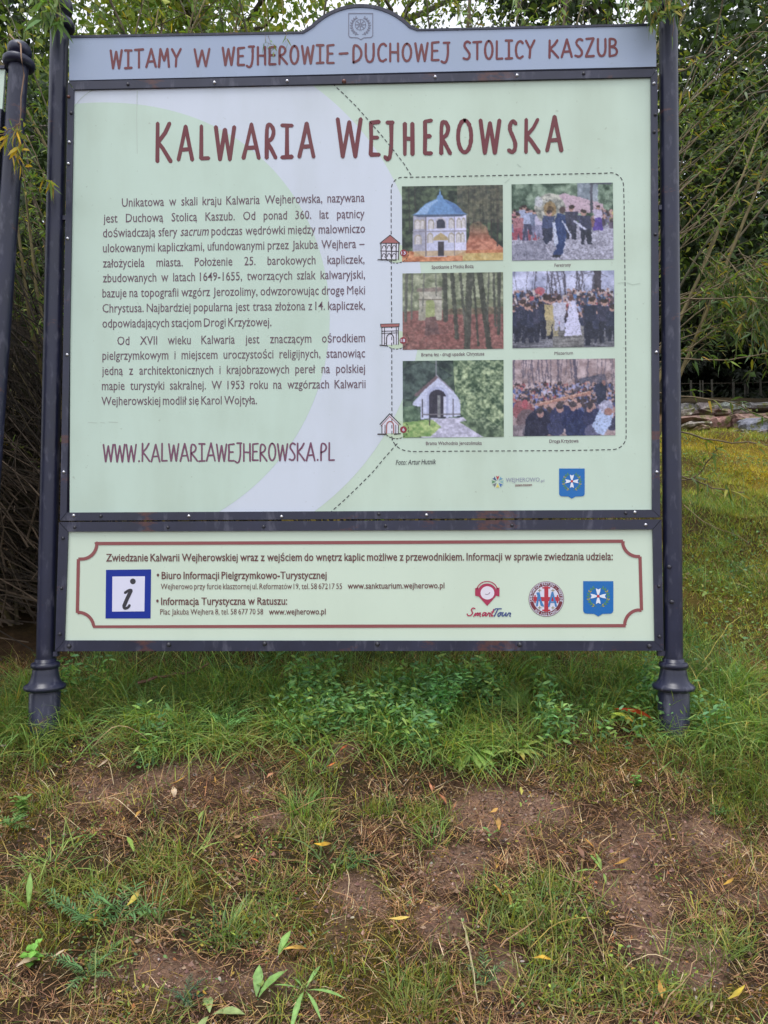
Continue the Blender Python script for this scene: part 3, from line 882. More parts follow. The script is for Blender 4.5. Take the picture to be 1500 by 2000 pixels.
def pic_procession():
    p = Pic(); one = np.ones_like(p.x)
    p.tex(one, (44, 66, 46), (150, 172, 140), 12, 12, 11); p.tex(p.rect(.65, 0, .85, .35), (120, 130, 140), (210, 216, 226), 10, 10, 12, al=.8)
    p.put(p.poly([(.46, .16), (.52, .13), (.9, .28), (.92, .4), (.46, .38)]), (206, 180, 184)); p.put(p.rect(.775, .02, .795, .4), (80, 80, 88)); p.put(p.rect(.775, .0, .99, .02), (80, 80, 88))
    p.tex(p.rect(0, .55, 1, 1), (140, 138, 146), (208, 208, 216), 46, 60, 13)
    p.tex(p.poly([(0, .8), (.3, .72), (.4, 1), (0, 1)]), (100, 100, 112), (160, 160, 170), 30, 30, 14, al=.7)
    crowd(p, 0, .3, .36, .6, 40, .035, [(200, 190, 200), (120, 110, 130), (180, 90, 90), (80, 90, 130), (170, 180, 190)], 1)
    crowd(p, .8, 1, .34, .5, 26, .03, [(90, 80, 90), (200, 180, 120), (120, 120, 140), (150, 110, 100)], 2)
    q = np.random.default_rng(12)
    for k in range(16): p.person(q.uniform(0, .3), .62 + q.uniform(-.04, .12), q.uniform(.24, .36), [(196, 190, 205), (96, 88, 110), (170, 180, 200), (176, 120, 120), (120, 130, 150)][k % 5], [(70, 70, 90), (160, 80, 90), (120, 120, 140), (150, 150, 170)][k % 4], q.uniform(-.01, .01))
    p.tex(p.ell(.38, .33, .15, .2), (120, 124, 110), (216, 214, 190), 24, 26, 15); p.put(p.ell(.38, .34, .06, .1), (150, 116, 60), .7); p.put(p.ell(.38, .34, .03, .05), (90, 70, 50), .8)
    p.put(p.ell(.27, .24, .04, .07), (220, 222, 220), .7)
    p.person(.85, .6, .3, (200, 190, 205), (90, 60, 150)); p.put(p.poly([(.82, .46), (.88, .46), (.9, .62), (.8, .62)]), (92, 70, 150))
    p.person(.58, .74, .45, (56, 56, 74), (40, 42, 56), .01); p.person(.73, .8, .45, (58, 60, 82), (38, 40, 54), -.02); p.person(.35, .75, .4, (70, 80, 110), (46, 50, 66), .02)
    p.put(p.poly([(.40, .56), (.46, .38), (.53, .42), (.54, .66), (.52, .82), (.50, .93), (.40, .95), (.41, .90), (.44, .86), (.45, .72)]), (44, 62, 104)); p.put(p.poly([(.40, .5), (.43, .5), (.46, .78), (.42, .82)]), (206, 214, 226))
    p.put(p.ell(.50, .35, .028, .05), (84, 64, 58)); p.put(p.ell(.44, .945, .045, .02), (34, 32, 40)); p.put(p.line(.34, .76, .38, .62, .03), (40, 46, 66))
    p.put(p.line(.62, .5, .72, .6, .014), (206, 210, 222)); p.put(p.line(.5, .5, .58, .68, .01), (200, 206, 220))
    return p


def pic_forest():
    p = Pic(); one = np.ones_like(p.x)
    p.tex(one, (104, 112, 84), (196, 200, 164), 16, 20, 21); p.tex(p.poly([(0, .5), (1, .45), (1, 1), (0, 1)]), (118, 66, 66), (176, 104, 100), 34, 50, 22); p.tex(p.rect(.4, .35, 1, .55), (70, 80, 60), (140, 136, 100), 20, 30, 23, al=.6)
    p.tex(p.poly([(.17, .22), (.39, .2), (.39, .62), (.16, .62)]), (184, 176, 156), (224, 216, 198), 12, 12, 24)
    p.put(p.poly([(.15, .2), (.4, .19), (.42, .24), (.14, .25)]), (150, 130, 122)); p.put(np.clip(p.ell(.275, .42, .045, .08) + p.rect(.23, .42, .32, .62), 0, 1), (176, 186, 120)); p.put(p.rect(.15, .34, .4, .36), (130, 116, 104))
    p.tex(p.poly([(.23, .58), (.33, .57), (.37, .8), (.22, .82)]), (96, 60, 66), (130, 84, 86), 10, 30, 25)
    for x, x2, wd, b, c in ((.05, .03, .02, .62, 84), (.1, .09, .012, .6, 96), (.42, .43, .03, .62, 56), (.49, .54, .026, .85, 50), (.57, .63, .018, .8, 60), (.67, .64, .042, .98, 58), (.7, .75, .014, .95, 50), (.76, .86, .036, 1., 46), (.86, .84, .01, .65, 70), (.9, .92, .016, .7, 62), (.96, .95, .022, .8, 54), (.22, .2, .01, .5, 110), (.33, .34, .008, .3, 100)):
        p.put(p.line(x, -.05, x2, b, wd), (c * 1.02, c, c * .96), .92); p.put(p.line(x - wd * .4, -.05, x2 - wd * .4, b, wd * .3), (c * 1.5, c * 1.5, c * 1.3), .5)
    p.tex(one, (90, 100, 60), (190, 196, 140), 26, 30, 26, .55, .75, .25)
    return p


def pic_play():
    p = Pic(); one = np.ones_like(p.x)
    p.tex(one, (150, 156, 176), (216, 220, 236), 6, 6, 31)
    r = np.random.default_rng(5)
    for k in range(26):
        x = r.uniform(0, 1); p.put(p.line(x, -.02, x + r.uniform(-.06, .06), .42, r.uniform(.003, .012)), (84, 80, 88), .8)
        p.put(p.line(x, r.uniform(0, .2), x + r.uniform(-.15, .15), r.uniform(0, .1), .004), (96, 92, 100), .7)
    p.put(p.line(.83, -.1, .84, .35, .045), (66, 60, 66))
    p.tex(p.rect(0, .3, 1, .45), (80, 78, 94), (150, 150, 166), 24, 24, 32)
    p.tex(p.rect(0, .78, 1, 1), (74, 74, 78), (150, 150, 150), 6, 60, 33)
    crowd(p, 0, 1, .24, .62, 320, .022, [(70, 72, 92), (150, 160, 184), (60, 56, 66), (110, 90, 90), (90, 120, 160), (170, 80, 80), (50, 54, 80), (200, 190, 180)], 6)
    for k, x in enumerate((.03, .09, .15, .21, .27, .33, .7, .75, .8, .86, .92, .98)): p.person(x + r.uniform(-.02, .02), .93 + r.uniform(-.07, .05), r.uniform(.4, .56), [(46, 50, 70), (58, 58, 76), (40, 44, 62)][k % 3], (34, 36, 50))
    p.tex(p.rect(.4, .72, .7, 1), (96, 94, 88), (158, 156, 146), 6, 50, 34)
    p.person(.39, .85, .5, (190, 174, 120), (170, 160, 120)); p.person(.46, .78, .45, (206, 206, 214), (190, 190, 200))
    p.put(p.poly([(.56, .4), (.62, .4), (.64, .55), (.68, .84), (.51, .85), (.54, .6)]), (216, 216, 232)); p.put(p.ell(.58, .36, .025, .045), (110, 80, 70)); p.put(p.line(.58, .46, .53, .36, .012), (216, 200, 200)); p.put(p.ell(.27, .26, .05, .05), (190, 80, 84), .7)
    return p


def pic_gate():
    p = Pic(); one = np.ones_like(p.x)
    p.tex(one, (30, 42, 38), (92, 112, 88), 12, 14, 41)
    k = p.n(22, 24, 42)
    p.tex(p.poly([(.5, 0), (1, 0), (1, 1), (.78, 1), (.6, .8), (.52, .45)]), (52, 78, 50), (190, 208, 150), 16, 18, 43)
    p.tex(p.poly([(0, .1), (.25, 0), (.5, .2), (.3, .3), (.1, .5), (0, .5)]), (34, 46, 44), (88, 106, 92), 14, 14, 44)
    p.put(p.rect(.325, 0, .34, .3), (150, 150, 150), .8)
    p.tex(p.poly([(.25, .76), (.6, .74), (.8, 1), (.18, 1)]), (176, 174, 184), (224, 222, 232), 24, 40, 45)
    p.tex(p.poly([(0, .78), (.3, .77), (.38, .86), (.28, .98), (0, 1)]), (112, 150, 76), (190, 210, 130), 20, 26, 46)
    p.put(p.poly([(.1, .55), (.34, .2), (.5, .4), (.57, .52), (.57, .72), (.44, .745), (.18, .76), (.18, .6), (.1, .58)]), (206, 212, 226)); p.put(p.poly([(.34, .19), (.36, .22), (.14, .47), (.11, .45)]), (112, 92, 92))
    p.put(p.line(.34, .2, .5, .4, .008), (150, 146, 150)); p.put(np.clip(p.ell(.345, .47, .105, .13) + p.rect(.24, .47, .45, .72), 0, 1), (180, 186, 206))
    p.put(np.clip(p.ell(.345, .49, .085, .11) + p.rect(.26, .49, .43, .745), 0, 1), (52, 48, 58)); p.tex(np.clip(p.rect(.345, .45, .375, .74), 0, 1), (110, 112, 108), (170, 172, 164), 20, 20, 47)
    p.put(p.rect(.405, .47, .43, .73), (216, 220, 232)); p.put(p.rect(.19, .5, .2, .74), (70, 66, 72)); p.put(p.rect(.19, .69, .57, .71), (120, 116, 116)); p.put(p.rect(.497, .5, .505, .73), (112, 110, 116)); p.put(p.rect(.26, .72, .275, .84), (60, 56, 52))
    p.tex(p.poly([(0, .6), (.12, .58), (.18, .7), (.17, .78), (0, .8)]), (60, 84, 60), (120, 146, 110), 18, 18, 48); p.tex(p.poly([(.56, .8), (.8, .74), (1, .9), (1, 1), (.8, 1)]), (54, 72, 50), (130, 150, 110), 18, 18, 49)
    p.tex(p.poly([(.5, 0), (1, 0), (1, .9), (.8, .9), (.6, .7), (.54, .45)]), (40, 62, 40), (206, 220, 170), 38, 44, 60, .4, .65, .45)
    return p


def pic_cross():
    p = Pic(); one = np.ones_like(p.x)
    p.tex(one, (150, 128, 122), (206, 186, 178), 12, 14, 51); r = np.random.default_rng(8)
    for k in range(32):
        x = r.uniform(0, 1); p.put(p.line(x, -.02, x + r.uniform(-.03, .03), r.uniform(.2, .38), r.uniform(.004, .011)), (96, 88, 98), .75)
    p.put(p.line(.6, .0, .63, .4, .02), (92, 84, 96)); p.tex(p.poly([(.65, .26), (.9, .2), (.95, .4), (.66, .42)]), (50, 60, 80), (110, 100, 110), 14, 14, 52, al=.8)
    crowd(p, 0, 1, .3, .62, 380, .02, [(64, 66, 88), (150, 150, 176), (60, 54, 64), (96, 110, 160), (180, 176, 190), (70, 76, 110), (160, 90, 90)], 9)
    crowd(p, 0, 1, .55, .75, 40, .05, [(44, 48, 76), (60, 60, 84), (90, 100, 140), (120, 110, 130)], 10)
    p.put(p.poly([(.8, .34), (.88, .3), (.92, .34), (.9, .6), (.82, .6)]), (40, 44, 66)); p.put(p.ell(.89, .32, .02, .035), (150, 110, 100))
    p.put(p.line(.25, .59, .75, .44, .02), (176, 128, 108)); p.put(p.line(.26, .575, .74, .43, .006), (216, 176, 150)); p.put(p.line(.52, .46, .62, .56, .014), (190, 150, 130))
    for x, y, k, c in ((.1, .66, .1, (150, 90, 90)), (.14, .78, .1, (110, 90, 90)), (.26, .84, .14, (34, 34, 56)), (.2, .95, .1, (30, 30, 50)), (.48, .75, .12, (44, 48, 84)), (.42, .9, .08, (56, 60, 92)), (.6, .8, .12, (28, 36, 76)), (.64, .95, .12, (34, 44, 82)), (.78, .78, .1, (40, 44, 78)), (.78, .95, .08, (96, 96, 120))): p.put(p.ell(x, y, k, k * 1.3), c)
    for x, y in ((.12, .56), (.27, .7), (.46, .64), (.59, .62), (.75, .64)): p.put(p.ell(x, y, .035, .06), (176, 136, 124)); p.put(p.ell(x, y - .03, .036, .04), (62, 52, 56))
    p.put(p.poly([(.77, .88), (.84, .66), (.9, .62), (.98, .72), (.95, .86), (.88, 1), (.83, .97)]), (186, 204, 230)); p.tex(p.ell(.91, .63, .065, .09), (140, 140, 160), (216, 214, 226), 30, 30, 53); p.put(p.ell(.93, .69, .04, .05), (160, 116, 100)); p.put(p.ell(.12, .58, .03, .06), (180, 90, 96))
    p.tex(p.rect(0, .85, .12, 1), (90, 80, 84), (150, 140, 140), 20, 20, 54, al=.7)
    return p


def lay_photo(fn, TLc, TRc, BRc, BLc, label):
    p = fn(); h, w_ = p.h, p.w
    # uneven outlines, cloth folds and specks of light: nothing in a photograph is one flat tone
    sc = {'pic_dome': .35, 'pic_gate': .45, 'pic_forest': .7}.get(fn.__name__, 1.)
    X_, Y_ = p.x * 1.33, p.y
    dx = (fbm(X_, Y_, 26, 71, 3) - .5) * .02 * sc; dy = (fbm(X_, Y_, 26, 91, 3) - .5) * .022 * sc
    iy = np.clip(((p.y + dy) * h).astype(int), 0, h - 1); ix = np.clip(((p.x + dx) * w_).astype(int), 0, w_ - 1); p.a = p.a[iy, ix]
    fold = fbm(X_, Y_ * .6, 34, 5, 3)[..., None]; p.a = p.a + (fold - .5) * 60 * (.25 + .75 * sc) * (1 - p.a.mean(2, keepdims=True) / 330)
    if sc == 1.:
        r0 = np.random.default_rng(4); m0 = (r0.random((h, w_)) < .035) & (p.y > .22); p.a[m0] = p.a[m0] * .5 + r0.uniform(90, 225, (m0.sum(), 1)) * .5; m1 = (r0.random((h, w_)) < .06) & (p.y > .2); p.a[m1] *= .55
    a = p.a + np.random.default_rng(1).normal(0, 6, p.a.shape[:2])[..., None]
    a = (a - 110) * .98 + 106; q = fbm(p.x * 1.33, p.y, 55, 8, 3)[..., None]; a = a * (.86 + .28 * q); b = np.pad(a, ((1, 1), (1, 1), (0, 0)), 'edge'); a = a * .4 + .15 * (b[:-2, 1:-1] + b[2:, 1:-1] + b[1:-1, :-2] + b[1:-1, 2:]); a = a * .95 + 8; a = a * np.array([1., .99, 1.05]) + np.array([0, 2, 5])          # faded print
    a = lin(np.clip(a, 0, 255))
    gx, gy = np.meshgrid(np.linspace(0, 1, w_), np.linspace(0, 1, h))
    c = [np.array(q, float) for q in (TLc, TRc, BRc, BLc)]
    P = (c[0][None, None] * ((1 - gx) * (1 - gy))[..., None] + c[1] * (gx * (1 - gy))[..., None] + c[2] * (gx * gy)[..., None] + c[3] * ((1 - gx) * gy)[..., None])
    wc = np.array([W(*q, Y1) for q in (TLc, TRc, BRc, BLc)])
    V = wc[0] * ((1 - gx) * (1 - gy))[..., None] + wc[1] * (gx * (1 - gy))[..., None] + wc[2] * (gx * gy)[..., None] + wc[3] * ((1 - gx) * gy)[..., None]
    i = (np.arange(h - 1)[:, None] * w_ + np.arange(w_ - 1)[None]).ravel()
    Q = np.stack([i, i + w_, i + w_ + 1, i + 1], -1)
    mk('printed_photograph', V.reshape(-1, 3), [Q], PR_COL, main, col=a.reshape(-1, 3), label=label)


lay_photo(pic_dome, (785, 364), (982, 361), (982.5, 508), (785.5, 511.5), 'printed photograph of a white chapel with a blue domed roof in a wood')
lay_photo(pic_procession, (999, 360), (1197, 356.5), (1198.5, 506), (1000, 509), 'printed photograph of a procession with dark suited bearers on a pale square')
lay_photo(pic_forest, (786, 534), (982.5, 531.5), (983.5, 681), (786.5, 683), 'printed photograph of dark trunks over a red leaf floor')
lay_photo(pic_play, (1001, 530.5), (1199.5, 528), (1200, 677), (1001, 680), 'printed photograph of a crowd round a figure in a white dress')
lay_photo(pic_gate, (786.5, 705), (983.5, 703), (984, 853), (787, 855), 'printed photograph of a white gabled gate chapel and a pale path')
lay_photo(pic_cross, (1001, 703), (1201, 700), (1202, 850), (1002, 852), 'printed photograph of a crowd carrying a long wooden cross')


def coat(x0, y0, x1, y1, parent, Y):
    mb = MB(); w_ = x1 - x0; cx = (x0 + x1) / 2; cy = y0 + (y1 - y0) * .44
    polypx(mb, shield(x0, y0, x1, y1), Y, col=tuple(lin((18, 108, 186))))
    wreath(mb, cx, cy, w_ * .33, Y - .0003, tuple(lin((84, 140, 96))), tuple(lin((176, 160, 80))), 1.0)
    cross(mb, cx, cy - 1, w_ * .26, Y - .0006, tuple(lin((232, 238, 250)))); polypx(mb, arcpts(cx, cy - 1, w_ * .05, w_ * .05, 0, 330, 12), Y - .0009, col=tuple(lin((190, 60, 70))))
    mb.build('town_crest', PR_COL, parent)


coat(1092, 915, 1142, 974, main, Y1)
# city logo: ring of coloured wedges and thin lettering
mb = MB()
for k, c in enumerate(((190, 50, 70), (110, 160, 190), (150, 190, 190), (70, 110, 180), (226, 210, 100), (120, 120, 130), (100, 150, 110), (60, 80, 130))):
    a = math.radians(-90 + 45 * k); q = math.radians(15)
    polypx(mb, [(972 + 3 * math.cos(a), 941 + 3 * math.sin(a)), (972 + 12.5 * math.cos(a - q), 941 + 12.5 * math.sin(a - q)), (972 + 10 * math.cos(a), 941 + 10 * math.sin(a)), (972 + 12.5 * math.cos(a + q), 941 + 12.5 * math.sin(a + q))], Y1, col=tuple(lin(c)))
textpx(mb, 'WEJHEROWO', 988, 941.5, 1054, 940.5, 8, Y1); mb.c[-1][:] = 0.3
textpx(mb, '.pl', 1055, 941.5, 1063, 941, 5, Y1)
for k in range(10, len(mb.c)): pass
for i in range(8, len(mb.c)): mb.c[i][:] = lin((150, 152, 176))
n0 = len(mb.c); textpx(mb, 'jestem miastem', 1006, 950, 1039, 949.3, 5, Y1, bold=.01)
for i in range(n0, len(mb.c)): mb.c[i][:] = lin((120, 60, 70))
mb.build('city_logo', PR_COL, main)
# scratches and scuffs on the vinyl
mb = MB(); PR_SCR = print_mat('print_scratch', (182, 196, 184), grime=.1)
for pts in ([(147, 206), (158, 192), (172, 181), (184, 174)], [(1225, 552), (1236, 556), (1250, 553)], [(1207, 553), (1222, 551)], [(268, 178), (267, 230), (268, 300)], [(986, 357), (992, 352), (995, 349)],
            [(172, 825), (190, 826)], [(196, 825), (205, 826)], [(212, 824), (230, 825)], [(142, 932), (147, 936)], [(1010, 320), (1017, 326)]):
    strokepx(mb, smooth_stroke(pts), .9, YP - .0009)
mb.build('scratches', PR_SCR, main, kind='stuff')
# frame bars of the main panel
FB = {}
FB['t'] = bar('frame_rail', [(134, 159), (1283, 134.5), (1271.5, 150), (144.5, 174.5)], M_FRAME, board, YF, YF + .026)
FB['b'] = bar('frame_rail', [(130.5, 1001), (1273.5, 995.5), (1289, 1010.5), (117.5, 1017)], M_FRAME, board, YF, YF + .026)
FB['l'] = bar('frame_rail', [(132.5, 159.5), (144, 175), (130, 1000.5), (117, 1016.5)], M_FRAME, board, YF + .0006, YF + .026)
FB['r'] = bar('frame_rail', [(1284, 135), (1289.5, 1010), (1274, 995), (1271.8, 150.5)], M_FRAME, board, YF + .0006, YF + .026)
note = bar('notice_panel', [(125, 1254), (131, 1035), (1277, 1031), (1281, 1255)], PR_NOTE, board, YP, YP + .006)
FN = {}
FN['t'] = bar('frame_rail', [(116, 1019.5), (1291, 1014.5), (1274.5, 1034), (133, 1038.5)], M_FRAME, board, YF, YF + .026)
FN['b'] = bar('frame_rail', [(126, 1251), (1278.5, 1252), (1296, 1271), (108, 1272)], M_FRAME, board, YF, YF + .026)
FN['l'] = bar('frame_rail', [(115, 1020), (132.5, 1039), (125.5, 1250.5), (107.5, 1271.5)], M_FRAME, board, YF + .0006, YF + .026)
FN['r'] = bar('frame_rail', [(1292, 1015), (1296.5, 1270.5), (1279, 1252), (1275, 1034.5)], M_FRAME, board, YF + .0006, YF + .026)
_bp = [(.0, .0052), (.0025, .0050), (.0045, .0036), (.0056, .0014), (.006, 0), (.0, 0.)]
BV, BQ = lathe([(r, z) for r, z in _bp][::-1], 10)
BV = np.stack([BV[:, 0], -BV[:, 2], BV[:, 1]], -1)
bolt_me = {}
for nm, mt in (('z', M_ZINC), ('d', M_DARKBOLT), ('r', M_RUSTBOLT)):
    o = mk('bolt', BV, [BQ], mt, smooth=True); bolt_me[nm] = o.data; bpy.data.objects.remove(o)


def bolt(px, py, rail, k, sc=1.0):
    o = bpy.data.objects.new('bolt', bolt_me[k]); p = W(px, py, YF)
    if rail.name.startswith('post'): p[1] = -.030
    o.location = p; o.scale = (sc, sc, sc); link(o, rail)


for x, y, k in ((419, 161.5, 'z'), (561, 158.5, 'z'), (672, 159, 'r'), (850, 150.5, 'z'), (1010, 147.5, 'z'), (1140, 144, 'd'), (250, 165, 'd')): bolt(x, y, FB['t'], k, 1.3 if k == 'r' else 1)
for x, y, k in ((134, 189, 'r'), (139, 221, 'd'), (135.5, 278, 'z'), (133.5, 320, 'z'), (132, 466, 'z'), (131, 693, 'z'), (124.5, 922, 'z')): bolt(x, y, FB['l'], k)
for x, y, k in ((1277, 163, 'z'), (1280, 224, 'd'), (1278, 258, 'd'), (1280, 458, 'd'), (1282, 688, 'z'), (1283, 922, 'z')): bolt(x, y, FB['r'], k)
for x, y, k in ((144, 1007, 'z'), (197, 1008, 'd'), (369, 1008, 'z'), (550, 1009, 'z'), (833, 1006, 'z'), (740, 1004, 'd'), (1240, 1000.5, 'z'), (1222, 1002, 'd')): bolt(x, y, FB['b'], k)
for x, y, k in ((146, 1030, 'd'), (328, 1030, 'd'), (515, 1028.5, 'd'), (753, 1027, 'd'), (1000, 1026, 'd'), (1261, 1025, 'z')): bolt(x, y, FN['t'], k)
for x, y, k in ((123, 1051, 'd'), (120, 1149, 'd'), (117, 1238, 'd')): bolt(x, y, FN['l'], k)
for x, y, k in ((1287, 1145, 'd'), (1288, 1243, 'd')): bolt(x, y, FN['r'], k)
for x, y, k in ((135, 1262, 'd'), (330, 1259, 'd'), (517, 1257, 'd'), (737, 1258, 'd'), (1015, 1259, 'd'), (1268, 1262, 'd')): bolt(x, y, FN['b'], k, 1.4)
rp = [c for c in board.children if c.name.startswith('post')][1]
for x, y in ((1305, 1107), (1310, 1175)): bolt(x, y, rp, 'd', 1.3)
# lugs that carry the frames on the posts
for x0, x1, y in ((1285, 1300, 1272), (96, 112, 1273), (1287, 1296, 400), (122, 134, 420)):
    bar('fixing_lug', [(x0, y), (x1, y), (x1, y + 9), (x0, y + 9)], M_FRAME, board, -.008, .008)

# notice print
mb = MB()
i_l, i_r = 152, 1252
bd = [(188, 1061.5), (1218, 1056.5)]
cut = lambda cx, cy, r, a0, a1: arcpts(cx, cy, r, r, a0, a1, 10)
border = [(188, 1061.5), (700, 1059.5), (1217, 1057)] + cut(1246, 1057, 30, 178, 95)[1:] + [(1250, 1087), (1253, 1192)] + cut(1250, 1221, 30, 270, 182)[1:] + [(1222, 1222), (700, 1223), (184, 1224)] + cut(153, 1226, 30, -2, -88)[1:] + [(151, 1197), (153, 1092)] + cut(159, 1062, 30, 92, 2)[1:]
border[0] = (187, 1061.5)
strokepx(mb, border + [(187, 1058.5)], 6.4, Y1, caps=False)
mb.build('notice_border_print', PR_BORDER, note)
textpx(None, 'Zwiedzanie Kalwarii Wejherowskiej wraz z wejściem do wnętrz kaplic możliwe z przewodnikiem. Informacji w sprawie zwiedzania udziela:', 207, 1096.5, 1197, 1094, 14.5, Y1, bold=.013, words_to=(PR_NTEXT, note))
textpx(None, '• Biuro Informacji Pielgrzymkowo-Turystycznej', 306, 1131, 638, 1130.5, 14, Y1, bold=.013, words_to=(PR_NTEXT, note))
textpx(None, '• Informacja Turystyczna w Ratuszu:', 305, 1181.5, 561, 1181, 14, Y1, bold=.013, words_to=(PR_NTEXT, note))
textpx(None, 'www.sanktuarium.wejherowo.pl', 679, 1150, 868, 1149, 11, Y1, bold=.011, words_to=(PR_NTEXT, note))
textpx(None, 'www.wejherowo.pl', 525, 1200.5, 636, 1200, 11, Y1, bold=.011, words_to=(PR_NTEXT, note))
textpx(None, 'Wejherowo przy furcie klasztornej ul. Reformatów 19, tel. 58 672 17 55', 314, 1151, 668, 1150.5, 11, Y1, words_to=(PR_NTEXT, note))
textpx(None, 'Plac Jakuba Wejhera 8, tel. 58 677 70 58', 313, 1200.5, 514, 1200, 11, Y1, words_to=(PR_NTEXT, note))

mb = MB(); polypx(mb, [(207, 1113), (295, 1112), (294, 1208), (206, 1208)], Y1 + .0003); isq = mb.build('information_sign_print', PR_BLUE, note)
mb = MB(); polypx(mb, [(219.5, 1126), (283, 1125.5), (282, 1194), (219, 1194.5)], Y1); mb.build('information_sign_white_print', PR_IWHITE, note)
mb = MB(); polypx(mb, arcpts(259.5, 1135.5, 5.6, 5.6, 0, 345, 18), Y1 - .0004)
strokepx(mb, smooth_stroke([(244, 1158), (251, 1153), (257, 1152), (252, 1163), (245, 1176), (241, 1184), (243, 1189), (250, 1187), (253, 1182)], 3), 5.2, Y1 - .0004)
strokepx(mb, [(256, 1153), (247, 1172), (242, 1184)], 7.2, Y1 - .0006)
mb.build('information_letter_print', PR_DARK, note)
# map-pin with headphones, and cursive lettering
mb = MB(); pk = tuple(lin((176, 50, 88))); bl = tuple(lin((70, 86, 140))); wh = tuple(lin((232, 226, 238)))
pin = arcpts(951.5, 1157, 18.5, 17.5, 150, 390, 22) + [(951.5, 1183.5)]
polypx(mb, pin, Y1 + .0002, col=pk); polypx(mb, arcpts(952, 1158, 13.5, 13, 0, 350, 24), Y1 - .0002, col=wh)
strokepx(mb, arcpts(951.5, 1156, 21, 20.5, 195, 345, 18), 1.8, Y1 - .0004, col=pk)
for x in (931, 972): polypx(mb, [(x - 3, 1149), (x + 3.5, 1147.5), (x + 3.5, 1165), (x - 3, 1163.5)], Y1 - .0004, col=pk)
strokepx(mb, arcpts(951, 1155, 6, 6, 20, 120, 8), 1.2, Y1 - .0006, col=tuple(lin((150, 120, 140))))
mb.build('headphone_pin_logo', PR_COL, note)
mb = MB()
script = {'S': [(14, 15), (9, 17), (6, 13), (9, 10), (12, 6), (8, 1), (2, 2), (0, 5)], 'm': [(0, 0), (3, 8), (3, 0), (6, 7), (8, 7), (8, 0), (11, 7), (13, 7), (13, 1), (15, 0)],
          'a': [(8, 7), (3, 8), (1, 3), (3, 0), (7, 4), (9, 8), (8, 1), (11, 1)], 'r': [(0, 1), (3, 8), (4, 6), (7, 7), (6, 1), (8, 0)], 't': [(4, 14), (2, 2), (4, 0), (6, 2)],
          'T': [(0, 12), (3, 15), (15, 15)], 'o': [(5, 8), (1, 5), (2, 0), (6, 1), (7, 6), (4, 8), (9, 7)], 'u': [(1, 8), (0, 2), (3, 0), (7, 5), (8, 8), (8, 1), (11, 1)]}
x = 911
for i, (c, adv) in enumerate((('S', 14), ('m', 15), ('a', 10), ('r', 7), ('t', 4.5), ('T', 9), ('o', 9), ('u', 10), ('r', 8))):
    colr = pk if i < 5 else bl; s = smooth_stroke(np.array(script[c], float), 3)
    f = lambda q: np.stack([x + q[:, 0] * .9 + q[:, 1] * .28, 1204 - q[:, 1]], 1)
    strokepx(mb, f(s), 2.4, Y1, col=colr)
    if c == 'T': strokepx(mb, f(np.array([(8, 15.), (4, 0)])), 2.4, Y1, col=colr)
    if c == 't': strokepx(mb, f(np.array([(0, 9.), (6, 9)])), 1.8, Y1, col=colr)
    x += adv
mb.build('cursive_logo_lettering', PR_COL, note)
# round sanctuary emblem
mb = MB(); rd = tuple(lin((186, 54, 70))); dr = tuple(lin((120, 52, 62))); wv = tuple(lin((222, 224, 240))); ab = tuple(lin((70, 130, 190))); gd = tuple(lin((150, 140, 90)))
cx, cy = 1067, 1170
polypx(mb, arcpts(cx, cy, 34.5, 34.5, 0, 352, 44), Y1 + .0004, col=dr); polypx(mb, arcpts(cx, cy, 25.5, 25.5, 0, 352, 36), Y1 + .0001, col=wv)
strokepx(mb, arcpts(cx, cy, 33, 33, 0, 360, 40), 1, Y1 - .0001, col=wv)
for a, b, c, d in ((-4, -25, 4, 25), (-25, -4, 25, 4)): polypx(mb, [(cx + a, cy + b), (cx + c, cy + b), (cx + c, cy + d), (cx + a, cy + d)], Y1 - (.0002 if a == -4 else .0004), col=rd)
for sx, sy in ((-1, 0), (1, 0), (0, -1), (0, 1)):
    ex, ey = cx + sx * 22, cy + sy * 22; strokepx(mb, [(ex - sy * 7, ey - sx * 7), (ex + sy * 7, ey + sx * 7)], 3, Y1 - .0005, col=rd)
for dx, pts in ((-12, [(-7, 13), (-3, -12), (3, 12), (4, 12)]), (12, [(-8, 14), (0, -13), (8, 14)])): strokepx(mb, [(cx + dx + a * .9, cy + b) for a, b in pts], 3.6, Y1 - .0007, col=ab)
strokepx(mb, [(cx - 12 - 6, cy - 12), (cx - 6, cy + 14)], 3, Y1 - .0008, col=ab); strokepx(mb, [(cx + 6, cy + 6), (cx + 19, cy + 6)], 2.6, Y1 - .0008, col=ab)
for sx in (-1, 1):
    for sy in (-1, 1): strokepx(mb, [(cx + sx * 13 - 3, cy + sy * 17), (cx + sx * 13 + 3, cy + sy * 17)], 1.2, Y1 - .0009, col=gd); strokepx(mb, [(cx + sx * 13, cy + sy * 17 - 3), (cx + sx * 13, cy + sy * 17 + 3)], 1.2, Y1 - .0009, col=gd)


def ringtext(mb, s, cx, cy, r, a0, a1, h, Y, col, inward=False):
    n0 = len(mb.c)
    for i, ch in enumerate(s):
        if ch == ' ': continue
        V, T, wd, vx = textmesh(ch, .01); a = math.radians(a0 + (a1 - a0) * i / (len(s) - 1)); size = h / .7
        X = (V[:, 0] - vx - wd / 2) * size * .8; Z = (V[:, 1] - .35) * size
        if inward: X, Z = -X, -Z
        rr = r + Z; ux, uy = math.cos(a), math.sin(a); tx, ty = -uy, ux
        P = np.array([W(cx + ux * q + tx * v, cy + uy * q + ty * v, Y) for q, v in zip(rr, X)])
        mb.add(P, T if not inward else T)
    for i in range(n0, len(mb.c)): mb.c[i][:] = col


